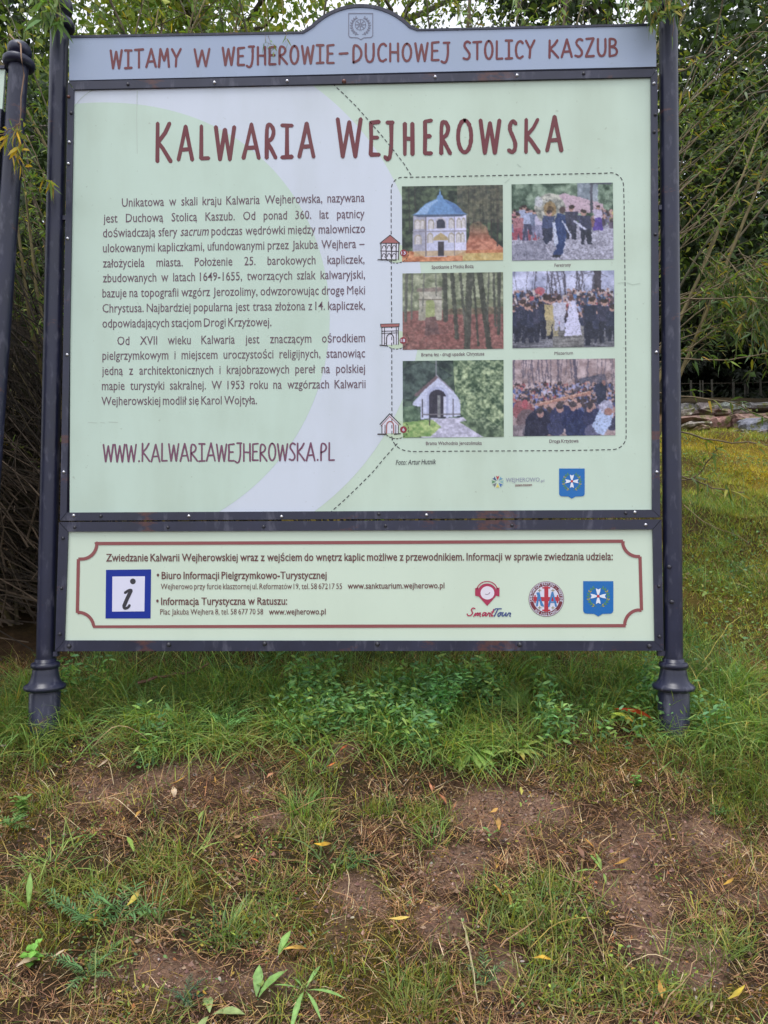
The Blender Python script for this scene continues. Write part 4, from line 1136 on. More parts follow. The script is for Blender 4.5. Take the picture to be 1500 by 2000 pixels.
ringtext(mb, 'SANKTUARIUM PASYJNO - MARYJNE', cx, cy, 29.6, 172, 368, 5.2, Y1 - .0003, wv)
ringtext(mb, 'WEJHEROWO', cx, cy, 29.6, 130, 50, 5.2, Y1 - .0003, wv, True)
mb.build('round_emblem', PR_COL, note)
coat(1139, 1135, 1198, 1204, note, Y1)

# ------------------------------------------------------------------ the neighbouring board at the left edge
nb = empty('information_board', (-1.62, 0.0, 0), 'second dark framed board at the left edge, its post leaning towards the big board', 'information board')
pA = W(37, 125, -.12); pB = W(-23, 1000, -.12)
dirv = (pA - pB) / np.linalg.norm(pA - pB); pBase = pA - dirv * 2.75; pBase2 = pA - dirv * ((pA[2] - float(G(pBase[0], -.12))) / dirv[2] + .15)


def leaning(prof, off=(0, 0, 0), n=28):
    V, Q = lathe(prof, n); V = V + np.asarray(off)
    V = pA + dirv * V[:, 2:3] + V[:, :1] * np.array([1, 0, -dirv[0]]) + V[:, 1:2] * np.array([0, 1, 0])
    return V, Q


def lean_post(off):
    V, Q = leaning([(.0305, -2.05), (.0305, 0)], off); po = MB().add(V, Q).build('post', M_PAINT, nb, smooth=True, loc=pBase2)
    V, Q = leaning([(.05, -2.62), (.05, -2.28), (.067, -2.262), (.067, -2.25), (.047, -2.22), (.042, -2.19), (.047, -2.18), (.045, -2.165), (.0305, -2.16), (.0305, -2.04)], off); MB().add(V, Q).build('cast_foot', M_PAINT, po, smooth=True, loc=pBase2)
    z = 0; cp = [(.0305, z - .012), (.046, z - .010), (.050, z), (.050, z + .012), (.044, z + .022), (.030, z + .026), (.024, z + .030), (.024, z + .034), (.034, z + .040), (.040, z + .052), (.041, z + .066), (.037, z + .082), (.026, z + .096), (.010, z + .106), (.0, z + .108)]
    cp = [(r_ * .93 if z_ > .03 else r_, z_ * .72 if z_ > 0 else z_) for r_, z_ in cp]
    V, Q = leaning(cp, off); MB().add(V, Q).build('finial', M_PAINT, po, smooth=True, loc=pBase2)


lean_post((0, 0, 0)); lean_post((-1.6, 0, 0))


def leanbox(name, x0, x1, z0, z1, y0, y1, mat, parent=nb):
    V = []
    for y in (y0, y1):
        for x, z in ((x0, z0), (x1, z0), (x1, z1), (x0, z1)): V.append(pA + dirv * z + np.array([x, y, -dirv[0] * x]))
    return mk(name, V, [np.array([[0, 1, 2, 3], [7, 6, 5, 4], [0, 4, 5, 1], [1, 5, 6, 2], [2, 6, 7, 3], [3, 7, 4, 0]])], mat, parent)


leanbox('header_board', -1.57, -.037, -.165, -.022, -.016, -.006, PR_GREEN)
leanbox('main_panel', -1.56, -.062, -1.55, -.2, -.014, -.008, PR_GREEN)
for a, b, c, d in ((-1.57, -.036, -.2, -.168), (-1.57, -.036, -1.58, -1.55), (-.066, -.036, -1.549, -.201), (-1.57, -1.54, -1.549, -.201), (-1.57, -.036, -.03, -.02)): leanbox('frame_rail', a, b, c, d, -.022, .004, M_FRAME)
# ------------------------------------------------------------------ ground
def sstep(a, b, x): t = np.clip((x - a) / (b - a), 0, 1); return t * t * (3 - 2 * t)


def spots(lst):
    out = []
    for px, py, rx, ry in lst:
        c = GP(px, py); a = GP(px, py - ry); b = GP(px, py + ry)
        out.append((c[0], c[1], rx * (c[1] - CAM[1]) / F_PX, abs(a[1] - b[1]) / 2))
    return out


def spotmask(sp, x, y, warp=.5, seed=40):
    m = np.zeros_like(np.asarray(x, float))
    wq = (fbm(x, y, 5, seed) - .5) * 2 * warp + (fbm(x, y, 22, seed + 3) - .5) * .5
    for cx, cy, rx, ry in sp:
        r = np.sqrt(((x - cx) / rx) ** 2 + ((y - cy) / ry) ** 2)
        m = np.maximum(m, 1 - sstep(.65, 1.2, r + wq))
    return m


SOIL = spots([(360, 1525, 200, 52), (520, 1600, 90, 30), (200, 1500, 60, 40), (1000, 1590, 110, 55), (900, 1690, 90, 50), (1300, 1650, 150, 75), (1250, 1740, 90, 70), (1420, 1720, 110, 50),
              (390, 1915, 190, 60), (860, 1790, 50, 40), (1320, 1850, 90, 60), (700, 1760, 60, 70), (960, 1900, 60, 50), (640, 1480, 60, 30)])
GREEN = spots([(300, 1350, 330, 55), (700, 1300, 650, 45), (1150, 1360, 200, 50), (1440, 1480, 130, 100), (60, 1560, 110, 120), (250, 1690, 300, 60), (180, 1850, 130, 80), (600, 1560, 60, 60),
               (640, 1650, 110, 50), (420, 1790, 130, 60), (820, 1600, 100, 60), (820, 1460, 220, 60), (1390, 1860, 110, 40), (600, 1950, 140, 60), (830, 1960, 120, 60), (1060, 1780, 100, 80),
               (1150, 1930, 300, 60), (1460, 1600, 70, 60), (60, 1420, 110, 60), (1100, 1480, 160, 60), (40, 1730, 90, 60)])
MOSS = spots([(1250, 1480, 120, 40), (480, 1440, 120, 30), (900, 1420, 100, 30), (250, 1960, 120, 40), (40, 1800, 120, 90), (760, 1440, 70, 40), (330, 1720, 160, 60), (680, 1830, 140, 120), (800, 1950, 160, 80), (1450, 1680, 60, 40), (560, 1450, 60, 30), (20, 1600, 80, 80), (1430, 1960, 120, 40)])


def masks(x, y):
    s = spotmask(SOIL, x, y, .6, 40); g = spotmask(GREEN, x, y, .7, 60); m = spotmask(MOSS, x, y, .7, 80)
    far = sstep(.0, .35, y)
    s = s * (1 - far) * (.25 + .75 * sstep(.36, .56, fbm(x, y, 7, 44))); m = np.maximum(m, far * sstep(.35, .6, fbm(x, y, 1.3, 90)))
    return s, g, m, far


def axis(lo, hi, step, far_lo, far_hi, k=1.13):
    a = list(np.arange(lo, hi, step)); s = step
    v = hi
    while v < far_hi: a.append(v); s *= k; v += s
    v = lo; s = step; pre = []
    while v > far_lo: s *= k; v -= s; pre.append(v)
    return np.array(pre[::-1] + a)


ax = axis(-1.9, 2.4, .016, -160, 160); ay = axis(-1.6, 1.0, .016, -60, 400, 1.06)
X, Yg = np.meshgrid(ax, ay); sx, gxm, mxm, fx = masks(X, Yg)
Zg = G(X, Yg) + (fbm(X, Yg, 30, 12) - .5) * .02 * np.clip(1.2 - np.abs(Yg + .3) / 3, 0, 1)
soil = lin((134, 110, 94)); hum = lin((70, 55, 42)); mos = lin((80, 74, 36)); gr = lin((60, 60, 34)); mos2 = lin((134, 120, 44))
n1 = fbm(X, Yg, 4, 33)[..., None]; n2 = fbm(X, Yg, 14, 34)[..., None]
c = hum * (.8 + .5 * n2); c = c * (1 - gxm[..., None] * .5) + gr * gxm[..., None] * .5
c = c * (1 - mxm[..., None] * .75) + (mos * (.7 + .6 * n2)) * mxm[..., None] * .75
c = c * (1 - sx[..., None]) + soil * (.8 + .4 * n1) * sx[..., None]
fm = (sstep(.4, 2.5, Yg) * sstep(.35, .7, fbm(X, Yg, .9, 35)))[..., None]
c = c * (1 - fm * .8) + mos2 * fm * .8
led = (sstep(5.2, 5.7, Yg + (fbm(X, Yg, .8, 36) - .5)) * (1 - sstep(8.2, 9, Yg)))[..., None]
c = c * (1 - led * .7) + lin((116, 92, 82)) * led * .7
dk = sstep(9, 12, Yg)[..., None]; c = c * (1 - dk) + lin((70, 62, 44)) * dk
nx_, ny_ = len(ax), len(ay)
i = (np.arange(ny_ - 1)[:, None] * nx_ + np.arange(nx_ - 1)[None]).ravel()
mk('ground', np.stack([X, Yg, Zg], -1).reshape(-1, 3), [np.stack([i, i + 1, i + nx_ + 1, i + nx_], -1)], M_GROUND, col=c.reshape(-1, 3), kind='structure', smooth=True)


def surf(x, y):
    return G(x, y) + (fbm(x, y, 30, 12) - .5) * .02 * np.clip(1.2 - np.abs(y + .3) / 3, 0, 1) + .004


def in_view(x, y, z, mx_=620, my_=420):
    u, v = to_px(np.stack([x, y, z], -1)); return (u > -mx_) & (u < 1500 + mx_) & (v > -my_) & (v < 2000 + my_)


# ------------------------------------------------------------------ blades of grass
def leaves(P, D, L, Wd, col, fold=.2, seg=1, droop=.15):
    """vectorised narrow leaves: base P, direction D (unit); seg=1: two triangles, seg=2: six-point blade"""
    n = len(P); r = rng.normal(0, 1, (n, 3)); s = np.cross(D, r); s /= np.linalg.norm(s, axis=1)[:, None] + 1e-9; nn = np.cross(s, D)
    L = L[:, None]; Wd = Wd[:, None]
    if seg == 1:
        V = np.stack([P, P + D * L * .4 - s * Wd * .5 + nn * Wd * fold, P + D * L - np.array([0, 0, 1]) * L * droop, P + D * L * .4 + s * Wd * .5 + nn * Wd * fold], 1)
        i = np.arange(n)[:, None] * 4; F = np.concatenate([i + np.array([0, 1, 2]), i + np.array([0, 2, 3])]); m = 4
    else:
        g = np.array([0, 0, -1.]) * L * droop
        V = np.stack([P, P + D * L * .28 - s * Wd * .45 + nn * Wd * fold + g * .08, P + D * L * .65 - s * Wd * .36 + nn * Wd * fold + g * .4, P + D * L + g, P + D * L * .65 + s * Wd * .36 + nn * Wd * fold + g * .4, P + D * L * .28 + s * Wd * .45 + nn * Wd * fold + g * .08], 1)
        i = np.arange(n)[:, None] * 6; F = np.concatenate([i + np.array(q) for q in ((0, 1, 5), (1, 2, 4), (1, 4, 5), (2, 3, 4))]); m = 6
    return V.reshape(-1, 3), F, np.repeat(col, m, 0)


def unit(v): return v / (np.linalg.norm(v, axis=-1, keepdims=True) + 1e-9)


def pal(n, cols, wts, var=.18):
    cols = lin(np.array(cols)); k = rng.choice(len(cols), n, p=np.array(wts) / sum(wts))
    return np.clip(cols[k] * 1.14 * rng.normal(1, var, (n, 1)) * rng.normal(1, .05, (n, 3)), .004, 1)


def blades(base, az, elev, L, Wd, bend, col, levels=3, tipcol=None):
    """ribbons that narrow to a tip: az lean direction, elev start angle, bend droop"""
    n = len(base)
    h = np.stack([np.cos(az), np.sin(az), np.zeros(n)], -1)
    up = np.array([0, 0, 1.0]); d0 = h * np.cos(elev)[:, None] + up * np.sin(elev)[:, None]
    dn = h * np.sin(elev)[:, None] * .7 - up * np.cos(.6 * elev)[:, None] * .9
    sa = az + math.pi / 2 + rng.normal(0, .5, n); side = np.stack([np.cos(sa), np.sin(sa), rng.normal(0, .2, n)], -1)
    V = []; tt = np.linspace(0, 1, levels + 1)
    for t in tt[:-1]:
        p = base + L[:, None] * (d0 * t + dn * (bend[:, None] * t * t)); wv = (Wd * (1 - .55 * t) * .5)[:, None]
        V += [p - side * wv, p + side * wv]
    V.append(base + L[:, None] * (d0 + dn * bend[:, None])); V = np.stack(V, 1); m = V.shape[1]
    idx = np.arange(n)[:, None] * m
    Q = np.concatenate([idx + np.array([2 * k, 2 * k + 1, 2 * k + 3, 2 * k + 2]) for k in range(levels - 1)]) if levels > 1 else np.zeros((0, 4), int)
    T = idx + np.array([2 * levels - 2, 2 * levels - 1, 2 * levels])
    cc = np.repeat(col[:, None], m, 1)
    if tipcol is not None:
        tq = (np.r_[np.repeat(tt[:-1], 2), 1.] ** 2)[None, :, None]; cc = cc * (1 - tq) + tipcol[:, None] * tq
    return V.reshape(-1, 3), Q, T, cc.reshape(-1, 3)


def scatter(n, x0, x1, y0, y1, dens):
    x = rng.uniform(x0, x1, n); y = rng.uniform(y0, y1, n); z = surf(x, y)
    k = in_view(x, y, z); x, y, z = x[k], y[k], z[k]
    k = rng.random(len(x)) < dens(x, y); return x[k], y[k], z[k]


def clump(x, y, s, seed, lo=.42, hi=.62): return sstep(lo, hi, fbm(x, y, s, seed, 3))


def build_blades(name, lab, cat, pts, L, Wd, elev, bend, col, mat, levels=3, tip=None, az=None):
    x, y, z = pts; n = len(x)
    az = rng.uniform(0, 2 * math.pi, n) if az is None else az
    V, Q, T, cc = blades(np.stack([x, y, z - .004], -1), az, elev, L, Wd, bend, col, levels, tip)
    mk(name, V, [Q, T], mat, col=cc, kind='stuff', label=lab, category=cat)


STRAW = [(190, 156, 110), (164, 122, 86), (132, 98, 72), (206, 184, 146), (98, 74, 58), (150, 114, 92), (164, 140, 74)]
# thatch of dead grass
p = scatter(416000, -2.3, 3.0, -1.55, .5, lambda x, y: (lambda s, g, m, f: (.3 + .7 * (1 - s)) * (1 - .3 * g) * (.35 + .65 * clump(x, y, 9, 201)))(*masks(x, y)))
n = len(p[0]); build_blades('dry_grass', 'short brown dead grass matted over the bank in front of the board', 'dry grass', p, rng.uniform(.012, .07, n), rng.uniform(.001, .0026, n), rng.normal(.32, .32, n).clip(-.05, 1.1), rng.uniform(-.15, .35, n), pal(n, STRAW, [3, 4, 4, 1.6, 4, 3, 2]), M_STRAW, 2)
# fine flat needles and bits on the bare soil
p = scatter(128000, -2.3, 3.0, -1.55, .1, lambda x, y: masks(x, y)[0] * .75 + .1); n = len(p[0])
build_blades('soil_litter', 'fine reddish bits of dead grass strewn on the bare soil patches', 'litter', p, rng.uniform(.008, .03, n), rng.uniform(.0008, .0018, n), rng.normal(.08, .12, n).clip(-.05, .5), rng.uniform(-.1, .1, n), pal(n, [(172, 142, 122), (136, 104, 90), (112, 86, 76), (196, 172, 150)], [3, 4, 3, 1]), M_STRAW, 1)
# low green grass
GRN = [(130, 146, 58), (108, 130, 56), (156, 154, 60), (92, 122, 70), (166, 156, 80), (136, 150, 84)]
p = scatter(264000, -2.3, 3.0, -1.55, .4, lambda x, y: (lambda s, g, m, f: (1 - .9 * s) * (.18 + .82 * g) * (.03 + .97 * clump(x, y, 10, 211, .47, .64)))(*masks(x, y))); n = len(p[0])
build_blades('grass', 'short green grass growing in tufts between the bare patches', 'grass', p, rng.gamma(4, .012, n).clip(.012, .11), rng.uniform(.0014, .0036, n), rng.normal(.85, .4, n).clip(.2, 1.5), rng.uniform(.05, .6, n), pal(n, GRN, [4, 4, 3, 3, 1, 2]), M_GRASS, 3, pal(n, [(150, 150, 90), (104, 128, 66), (160, 140, 96)], [2, 3, 1.5]))
# moss carpet, tiny leaves
p = scatter(320000, -2.3, 3.0, -1.55, .6, lambda x, y: (lambda s, g, m, f: (1 - s) * m * .9 + .03)(*masks(x, y))); n = len(p[0])
build_blades('moss', 'low yellow green moss between the grass on the bank', 'moss', p, rng.uniform(.005, .014, n), rng.uniform(.0015, .003, n), rng.normal(1.0, .4, n), rng.uniform(0, .4, n), pal(n, [(158, 138, 44), (132, 116, 40), (184, 154, 56), (110, 90, 38)], [3, 3, 1.5, 2]), M_GRASS, 1)
# long grass under and behind the board
p = scatter(52000, -1.7, 1.4, -.22, 1.5, lambda x, y: (1 - sstep(.15, .4, y) * (x < -1.15)) * sstep(-.08, .14, y + .12 * (fbm(x, y, 5, 77) - .5)) * (.5 + .5 * clump(x, y, 7, 221, .35, .6)) * (1 - .5 * sstep(.8, 1.5, y))); n = len(p[0])
build_blades('long_grass', 'long fine dark green grass under the lower frame of the board', 'grass', p, rng.gamma(7, .015, n).clip(.05, .2) * (1 - .45 * sstep(.1, -.15, p[1])), rng.uniform(.0012, .0026, n), rng.normal(1.05, .28, n).clip(.3, 1.5), rng.uniform(.1, .75, n), pal(n, [(92, 124, 60), (106, 140, 76), (78, 108, 64), (136, 150, 70), (154, 136, 74)], [4, 4, 3, 2, .8]), M_GRASS, 4)
# mossy slope on the right
def rdens(x, y): return .25 + .75 * clump(x, y, 2.5, 231, .4, .6)
p = scatter(560000, .6, 8.5, -.3, 7.0, lambda x, y: (x > .55 + .28 * y) * rdens(x, y) * np.clip(1.25 - y * .12, .4, 1)); n = len(p[0]); d = (p[1] + 2.5) / 2.5
yel = fbm(p[0], p[1], .9, 35)[:, None]
cA = pal(n, [(144, 156, 68), (122, 142, 66), (170, 164, 66), (150, 122, 76)], [3, 3, 3, 1.2], .25); cB = pal(n, [(182, 166, 52), (152, 142, 50), (194, 176, 70), (144, 116, 72)], [3, 3, 1.5, .8], .26)
k_ = sstep(.4, .62, yel) * sstep(.6, 2.6, p[1])[:, None]
build_blades('mossy_grass', 'mossy yellow green turf covering the slope right of the board', 'turf', p, rng.uniform(.014, .04, n) * d ** .6 * (.6 + .8 * fbm(p[0], p[1], 3.5, 371)), rng.uniform(.0018, .0035, n) * d ** .8, rng.normal(.95, .35, n), rng.uniform(0, .5, n), cA * (1 - k_) + cB * k_, M_GRASS, 1)
p = scatter(80000, .6, 6.5, -.3, 3.2, lambda x, y: (x > .8 + .2 * y) * clump(x, y, 3.6, 241, .5, .6)); n = len(p[0])
build_blades('grass_on_slope', 'longer green grass in patches on the slope behind the right post', 'grass', p, rng.gamma(6, .019, n).clip(.03, .26), rng.uniform(.0016, .0036, n), rng.normal(.85, .3, n).clip(.1, 1.5), rng.uniform(.1, .8, n), pal(n, [(118, 146, 66), (104, 138, 84), (144, 154, 74), (172, 158, 102)], [4, 3, 2, 1]), M_GRASS, 3)
p = scatter(60000, .6, 5.5, -.1, 5.5, lambda x, y: (x > .8 + .2 * y) * clump(x, y, 2.6, 251, .46, .6)); n = len(p[0])
build_blades('dead_grass_on_slope', 'brown dead stalks between the moss on the right slope', 'dry grass', p, rng.uniform(.03, .09, n), rng.uniform(.0012, .0024, n), rng.normal(.4, .3, n), rng.uniform(0, .4, n), pal(n, STRAW, [3, 4, 4, 1.6, 4, 3, 2]), M_STRAW, 2)
p = scatter(40000, -4, -.9, -.25, .6, lambda x, y: (1 - sstep(.2, .55, y)) * clump(x, y, 5, 261, .35, .6)); n = len(p[0])
build_blades('grass_by_shrub', 'grass and weeds round the foot of the left post', 'grass', p, rng.gamma(6, .016, n).clip(.04, .2), rng.uniform(.0014, .003, n), rng.normal(1.0, .3, n).clip(.3, 1.5), rng.uniform(.1, .7, n), pal(n, [(116, 144, 66), (98, 124, 62), (150, 152, 76), (166, 146, 98)], [4, 3, 2, 1.3]), M_GRASS, 3)
# arching wider blades and low leaves of the ragged fringe, their greens lightened to offset the shade under the board
p = scatter(38000, -1.7, 1.5, -.3, .35, lambda x, y: sstep(-.18, -.02, y + .2 * (fbm(x, y, 4, 78) - .5)) * clump(x, y, 8, 271, .42, .6)); n = len(p[0])
build_blades('fringe_grass', 'arching green blades in a ragged fringe at the foot of the board', 'grass', p, rng.gamma(6, .021, n).clip(.04, .25), rng.uniform(.0018, .0052, n), rng.normal(.8, .3, n).clip(.2, 1.5), rng.uniform(.2, .9, n), pal(n, [(124, 154, 70), (104, 142, 80), (150, 162, 74), (120, 148, 96), (178, 156, 86)], [4, 4, 3, 2, 2.2]), M_GRASS, 4, pal(n, [(168, 170, 104), (120, 156, 84)], [1, 2]), az=rng.normal(-1.57, 1.5, n))
def cover(name, lab, cat, p, hgt, L0, L1, wr, cols, wts, upd=.5):
    x, y, z = p; n = len(x); P = np.stack([x, y, z + rng.random(n) ** 1.5 * hgt], -1); D = unit(rng.normal(0, 1, (n, 3)) * np.array([1, 1, .5]) + np.array([0, -.2, upd])); L = rng.uniform(L0, L1, n)
    V, F, cc = leaves(P, D, L, L * wr, pal(n, cols, wts), .12, 2, .2); mk(name, V, [F], M_HERB, col=cc, kind='stuff', label=lab, category=cat)


cover('ground_cover', 'small oval leaves of low weeds spreading through the grass', 'ground cover', scatter(144000, -2.3, 3.0, -1.55, .3, lambda x, y: (lambda s, g, m, f: (1 - .8 * s) * (.2 + .8 * g) * clump(x, y, 7, 281, .54, .68))(*masks(x, y))), .035, .004, .013, .55,
      [(122, 148, 66), (98, 132, 80), (146, 160, 70), (92, 120, 66), (170, 154, 72), (150, 110, 66)], [4, 3, 3, 3, 1.5, 1])
cover('fringe_weeds', 'taller leafy weeds mixed into the fringe under the lower frame', 'weeds', scatter(42000, -1.6, 1.4, -.22, .3, lambda x, y: sstep(-.16, -.02, y + .26 * (fbm(x, y, 3, 79) - .5)) * clump(x, y, 4.5, 291, .6, .68)), .12, .012, .038, .32,
      [(118, 158, 90), (104, 146, 98), (146, 172, 92), (96, 134, 84)], [4, 3, 2, 3], .3)
cover('leaf_litter', 'brown and grey flakes of rotten leaf scattered through the thatch', 'litter', scatter(96000, -2.3, 3.0, -1.55, .2, lambda x, y: .25 + .35 * clump(x, y, 6, 301, .4, .6)), .008, .004, .014, .5,
      [(104, 78, 66), (74, 60, 56), (146, 118, 96), (168, 154, 146), (124, 88, 66), (60, 50, 48), (190, 150, 72), (176, 112, 74)], [4, 4, 3, 1.2, 2, 3, .5, .5], .1)
cover('slope_weeds', 'low leafy weeds in patches on the mossy slope', 'weeds', scatter(60000, .6, 5.5, .0, 5.5, lambda x, y: (x > .6 + .25 * y) * clump(x, y, 2.4, 311, .5, .62)), .06, .008, .024, .5, [(118, 148, 84), (100, 134, 92), (150, 160, 82), (140, 118, 84)], [3, 3, 2, 1.5])
# crumbs of soil and grit
def crumbs(n):
    x, y, z = scatter(int(n * 1.6), -2.3, 3.0, -1.55, .1, lambda x, y: masks(x, y)[0] * .9 + .08); n = len(x)
    s = rng.gamma(2, .0011, n).clip(.0008, .008); oc = np.array([(1, 0, 0), (0, 1, 0), (-1, 0, 0), (0, -1, 0), (0, 0, 1.)])
    V = np.stack([x, y, z - .003], -1)[:, None] + oc[None] * s[:, None, None] * rng.uniform(.6, 1.3, (n, 5, 1))
    T = np.arange(n)[:, None, None] * 5 + np.array([(0, 1, 4), (1, 2, 4), (2, 3, 4), (3, 0, 4)])[None]
    cc = pal(n, [(142, 114, 100), (118, 92, 80), (158, 132, 116), (176, 160, 148), (98, 78, 70)], [4, 4, 1.5, .25, 2])
    mk('soil_crumbs', V.reshape(-1, 3), [T.reshape(-1, 3)], M_STRAW, col=np.repeat(cc, 5, 0), kind='stuff', label='reddish brown crumbs and grit on the bare soil', category='soil')


crumbs(110000)


# ------------------------------------------------------------------ leaves, herbs, tufts
def leaf_geo(base, az, el, L, Wd, droop=.3, fold=.25, roll=0., n=6, shape=.45, twist=0.):
    """a leaf blade with a midrib fold; returns V, Q"""
    h = np.array([math.cos(az), math.sin(az), 0]); up = np.array([0, 0, 1.]); d = h * math.cos(el) + up * math.sin(el); nrm = -h * math.sin(el) + up * math.cos(el); s = np.cross(d, nrm)
    V = []
    for i, t in enumerate(np.linspace(0, 1, n)):
        wv = Wd * .5 * (math.sin(math.pi * min(t / (2 * shape), 1) * .5 if t < shape else math.pi * .5 + (t - shape) / (1 - shape) * math.pi * .5) ** .85 + .04 if t < 1 else .02)
        a = roll + twist * t; ss = s * math.cos(a) + nrm * math.sin(a); nn = -s * math.sin(a) + nrm * math.cos(a)
        p = np.asarray(base) + d * L * t + nrm * (-droop * L * t * t)
        V += [p - ss * wv + nn * wv * fold, p, p + ss * wv + nn * wv * fold]
    Q = [[3 * i + j, 3 * i + j + 1, 3 * i + j + 4, 3 * i + j + 3] for i in range(n - 1) for j in (0, 1)]
    return np.array(V), np.array(Q)


def leafcol(rgb, V, var=.12, tip=None):
    m = len(V); c = np.repeat(lin(np.minimum(np.array(rgb, float) * 1.17 + 4, 225))[None], m, 0) * rng.normal(1, .06)
    c = c * rng.normal(1, var * .5, (m, 1)); c[1::3] *= 1.18
    if tip is not None:
        t = (np.linspace(0, 1, m) ** 2)[:, None]; c = c * (1 - t) + lin(np.array(tip, float)) * t
    return np.clip(c, .003, 1)


def herb(name, label, cat, px, py, group=None):
    g = GP(px, py); g[2] = surf(g[0], g[1]) - .004
    return empty(name, g, label, cat, group), g


def rosette(px, py, n, L, rgb, label, w_=.26, el=(.15, .8), name='broad_leaved_weed', az0=0, spread=2 * math.pi, tip=None):
    t, g = herb(name, label, 'weed', px, py)
    for k in range(n):
        az = az0 + spread * k / n + rng.normal(0, .2); l = L * rng.uniform(.7, 1.1)
        V, Q = leaf_geo(g + np.array([math.cos(az) * .006, math.sin(az) * .006, .014]), az, rng.uniform(*el), l, l * w_ * rng.uniform(.85, 1.15), rng.uniform(.2, .6), .22, rng.normal(0, .2))
        mk('leaf', V, [Q], M_HERB, t, col=leafcol(rgb, V, tip=tip if rng.random() < .4 else None), smooth=True, loc=g)
    return t


def feathery(px, py, n, L, rgb, label, el=(.4, 1.2), name='feathery_weed', pin=11, pl=.22):
    t, g = herb(name, label, 'weed', px, py)
    for k in range(n):
        az = 2 * math.pi * k / n + rng.normal(0, .4); e = rng.uniform(*el); l = L * rng.uniform(.6, 1.1); dr = rng.uniform(.25, .8)
        h = np.array([math.cos(az), math.sin(az), 0]); d = h * math.cos(e) + np.array([0, 0, math.sin(e)]); q = -h * math.sin(e) + np.array([0, 0, math.cos(e)])
        P = [g + d * l * s - q * dr * l * s * s for s in np.linspace(0, 1, 6)]
        mb = MB(); V, Q, T = tube(P, np.linspace(.0012, .0005, 6) * (1 + L), 4); mb.add(V, Q, T, col=lin(np.array(rgb) * .9))
        for s in np.linspace(.15, .98, pin):
            b = g + d * l * s - q * dr * l * s * s; ll = l * pl * math.sin(math.pi * min(1, s * .85 + .12)) * rng.uniform(.8, 1.2)
            for sg in (-1, 1):
                V, Q = leaf_geo(b, az + sg * rng.uniform(.8, 1.25), e * .5 + rng.normal(0, .25) - dr * s * .5, ll, ll * .2, .2, .1, n=4); mb.add(V, Q, col=leafcol(rgb, V))
        mb.build('frond', M_HERB, t, loc=g)
    return t


def sprig_plant(px, py, stems, h, leafL, rgb, label, ratio=.55, name='leafy_weed', per=7):
    t, g = herb(name, label, 'weed', px, py)
    for k in range(stems):
        az = rng.uniform(0, 6.28); ln = rng.uniform(.05, .45); hh = h * rng.uniform(.65, 1.1)
        P = [g + np.array([math.cos(az) * ln * hh * s, math.sin(az) * ln * hh * s, hh * s * (1 - .15 * s)]) for s in np.linspace(0, 1, 6)]
        V, Q, T = tube(P, np.linspace(.0018, .0008, 6), 5); st = MB().add(V, Q, T, col=lin(np.array(rgb) * .85)).build('stem', M_HERB, t, loc=g)
        for j in range(per):
            s = .25 + .75 * j / (per - 1); b = P[0] * (1 - s) + P[-1] * s
            for sg in (0, 1):
                V, Q = leaf_geo(b, az + j * 1.3 + sg * math.pi + rng.normal(0, .3), rng.uniform(.0, .9), leafL * rng.uniform(.7, 1.1), leafL * ratio, .3, .15, n=5)
                mk('leaf', V, [Q], M_HERB, st, col=leafcol(rgb, V), smooth=True, loc=b)
    return t


def tuft(px, py, n, L, cols, label, r=.03, lean=None, wd=.0026, el=(1.1, .25)):
    g = GP(px, py); x = g[0] + rng.normal(0, r, n); y = g[1] + rng.normal(0, r, n); z = surf(x, y) - .004
    az = np.arctan2(y - g[1], x - g[0]) + rng.normal(0, .6, n)
    if lean is not None: az = lean + rng.normal(0, .5, n)
    V, Q, T, cc = blades(np.stack([x, y, z], -1), az, rng.normal(el[0], el[1], n).clip(.2, 1.5), L * rng.uniform(.45, 1.1, n), wd * rng.uniform(.6, 1.2, n), rng.uniform(.1, .8, n), pal(n, cols, [1] * len(cols)), 4, pal(n, [(150, 150, 90), (110, 132, 66)], [1, 2]))
    mk('grass_tuft', V, [Q, T], M_GRASS, col=cc, label=label, category='grass tuft', loc=(g[0], g[1], float(surf(g[0], g[1]))), group='grass tufts on the bank')


G1 = [(124, 160, 78), (108, 148, 80), (148, 170, 88)]; G2 = [(98, 140, 84), (86, 126, 80), (118, 152, 90)]
tuft(590, 1590, 70, .13, G1, 'bright green upright grass tuft on bare soil below the middle of the board', .02, wd=.0034)
tuft(640, 1690, 24, .14, [(110, 138, 84)], 'sparse tuft of wide arching pale blades below the upright tuft', .03, wd=.005, el=(.6, .3))
tuft(1465, 1545, 420, .17, [(92, 122, 56), (110, 132, 60), (80, 112, 56), (136, 128, 70)], 'large dense grass tuft at the right edge below the right post', .07, lean=-2.2, wd=.002)
tuft(1400, 1875, 120, .07, [(96, 120, 52), (112, 130, 56)], 'low green tuft on the lower right soil patch', .035, wd=.002)
tuft(330, 1400, 260, .17, G2, 'big dark green tuft of fine blades right of the left post', .08, wd=.0022, el=(.8, .35))
tuft(300, 1450, 110, .13, G1, 'drooping green tuft just under the dead twig', .05, wd=.0026, el=(.6, .3))
tuft(100, 1690, 60, .12, G1, 'pale green tuft with wide blades near the left edge', .03, wd=.0038, el=(.7, .3))
tuft(370, 1680, 50, .12, G1, 'green tuft of wide blades left of the tan leaf', .03, wd=.0036, el=(.8, .3))
tuft(440, 1830, 60, .10, G2, 'dark green tuft above the lowest soil patch', .025, wd=.003)
tuft(300, 1790, 26, .15, [(110, 140, 84)], 'two-sided tuft of long narrow bright blades at lower left', .02, wd=.004, el=(1.1, .2))
tuft(845, 1640, 60, .09, G1, 'small green tuft left of the yellow leaf pair', .03, wd=.003)
tuft(1090, 1400, 160, .16, G2, 'dark green grass tuft under the right half of the lower frame', .07, wd=.0022)
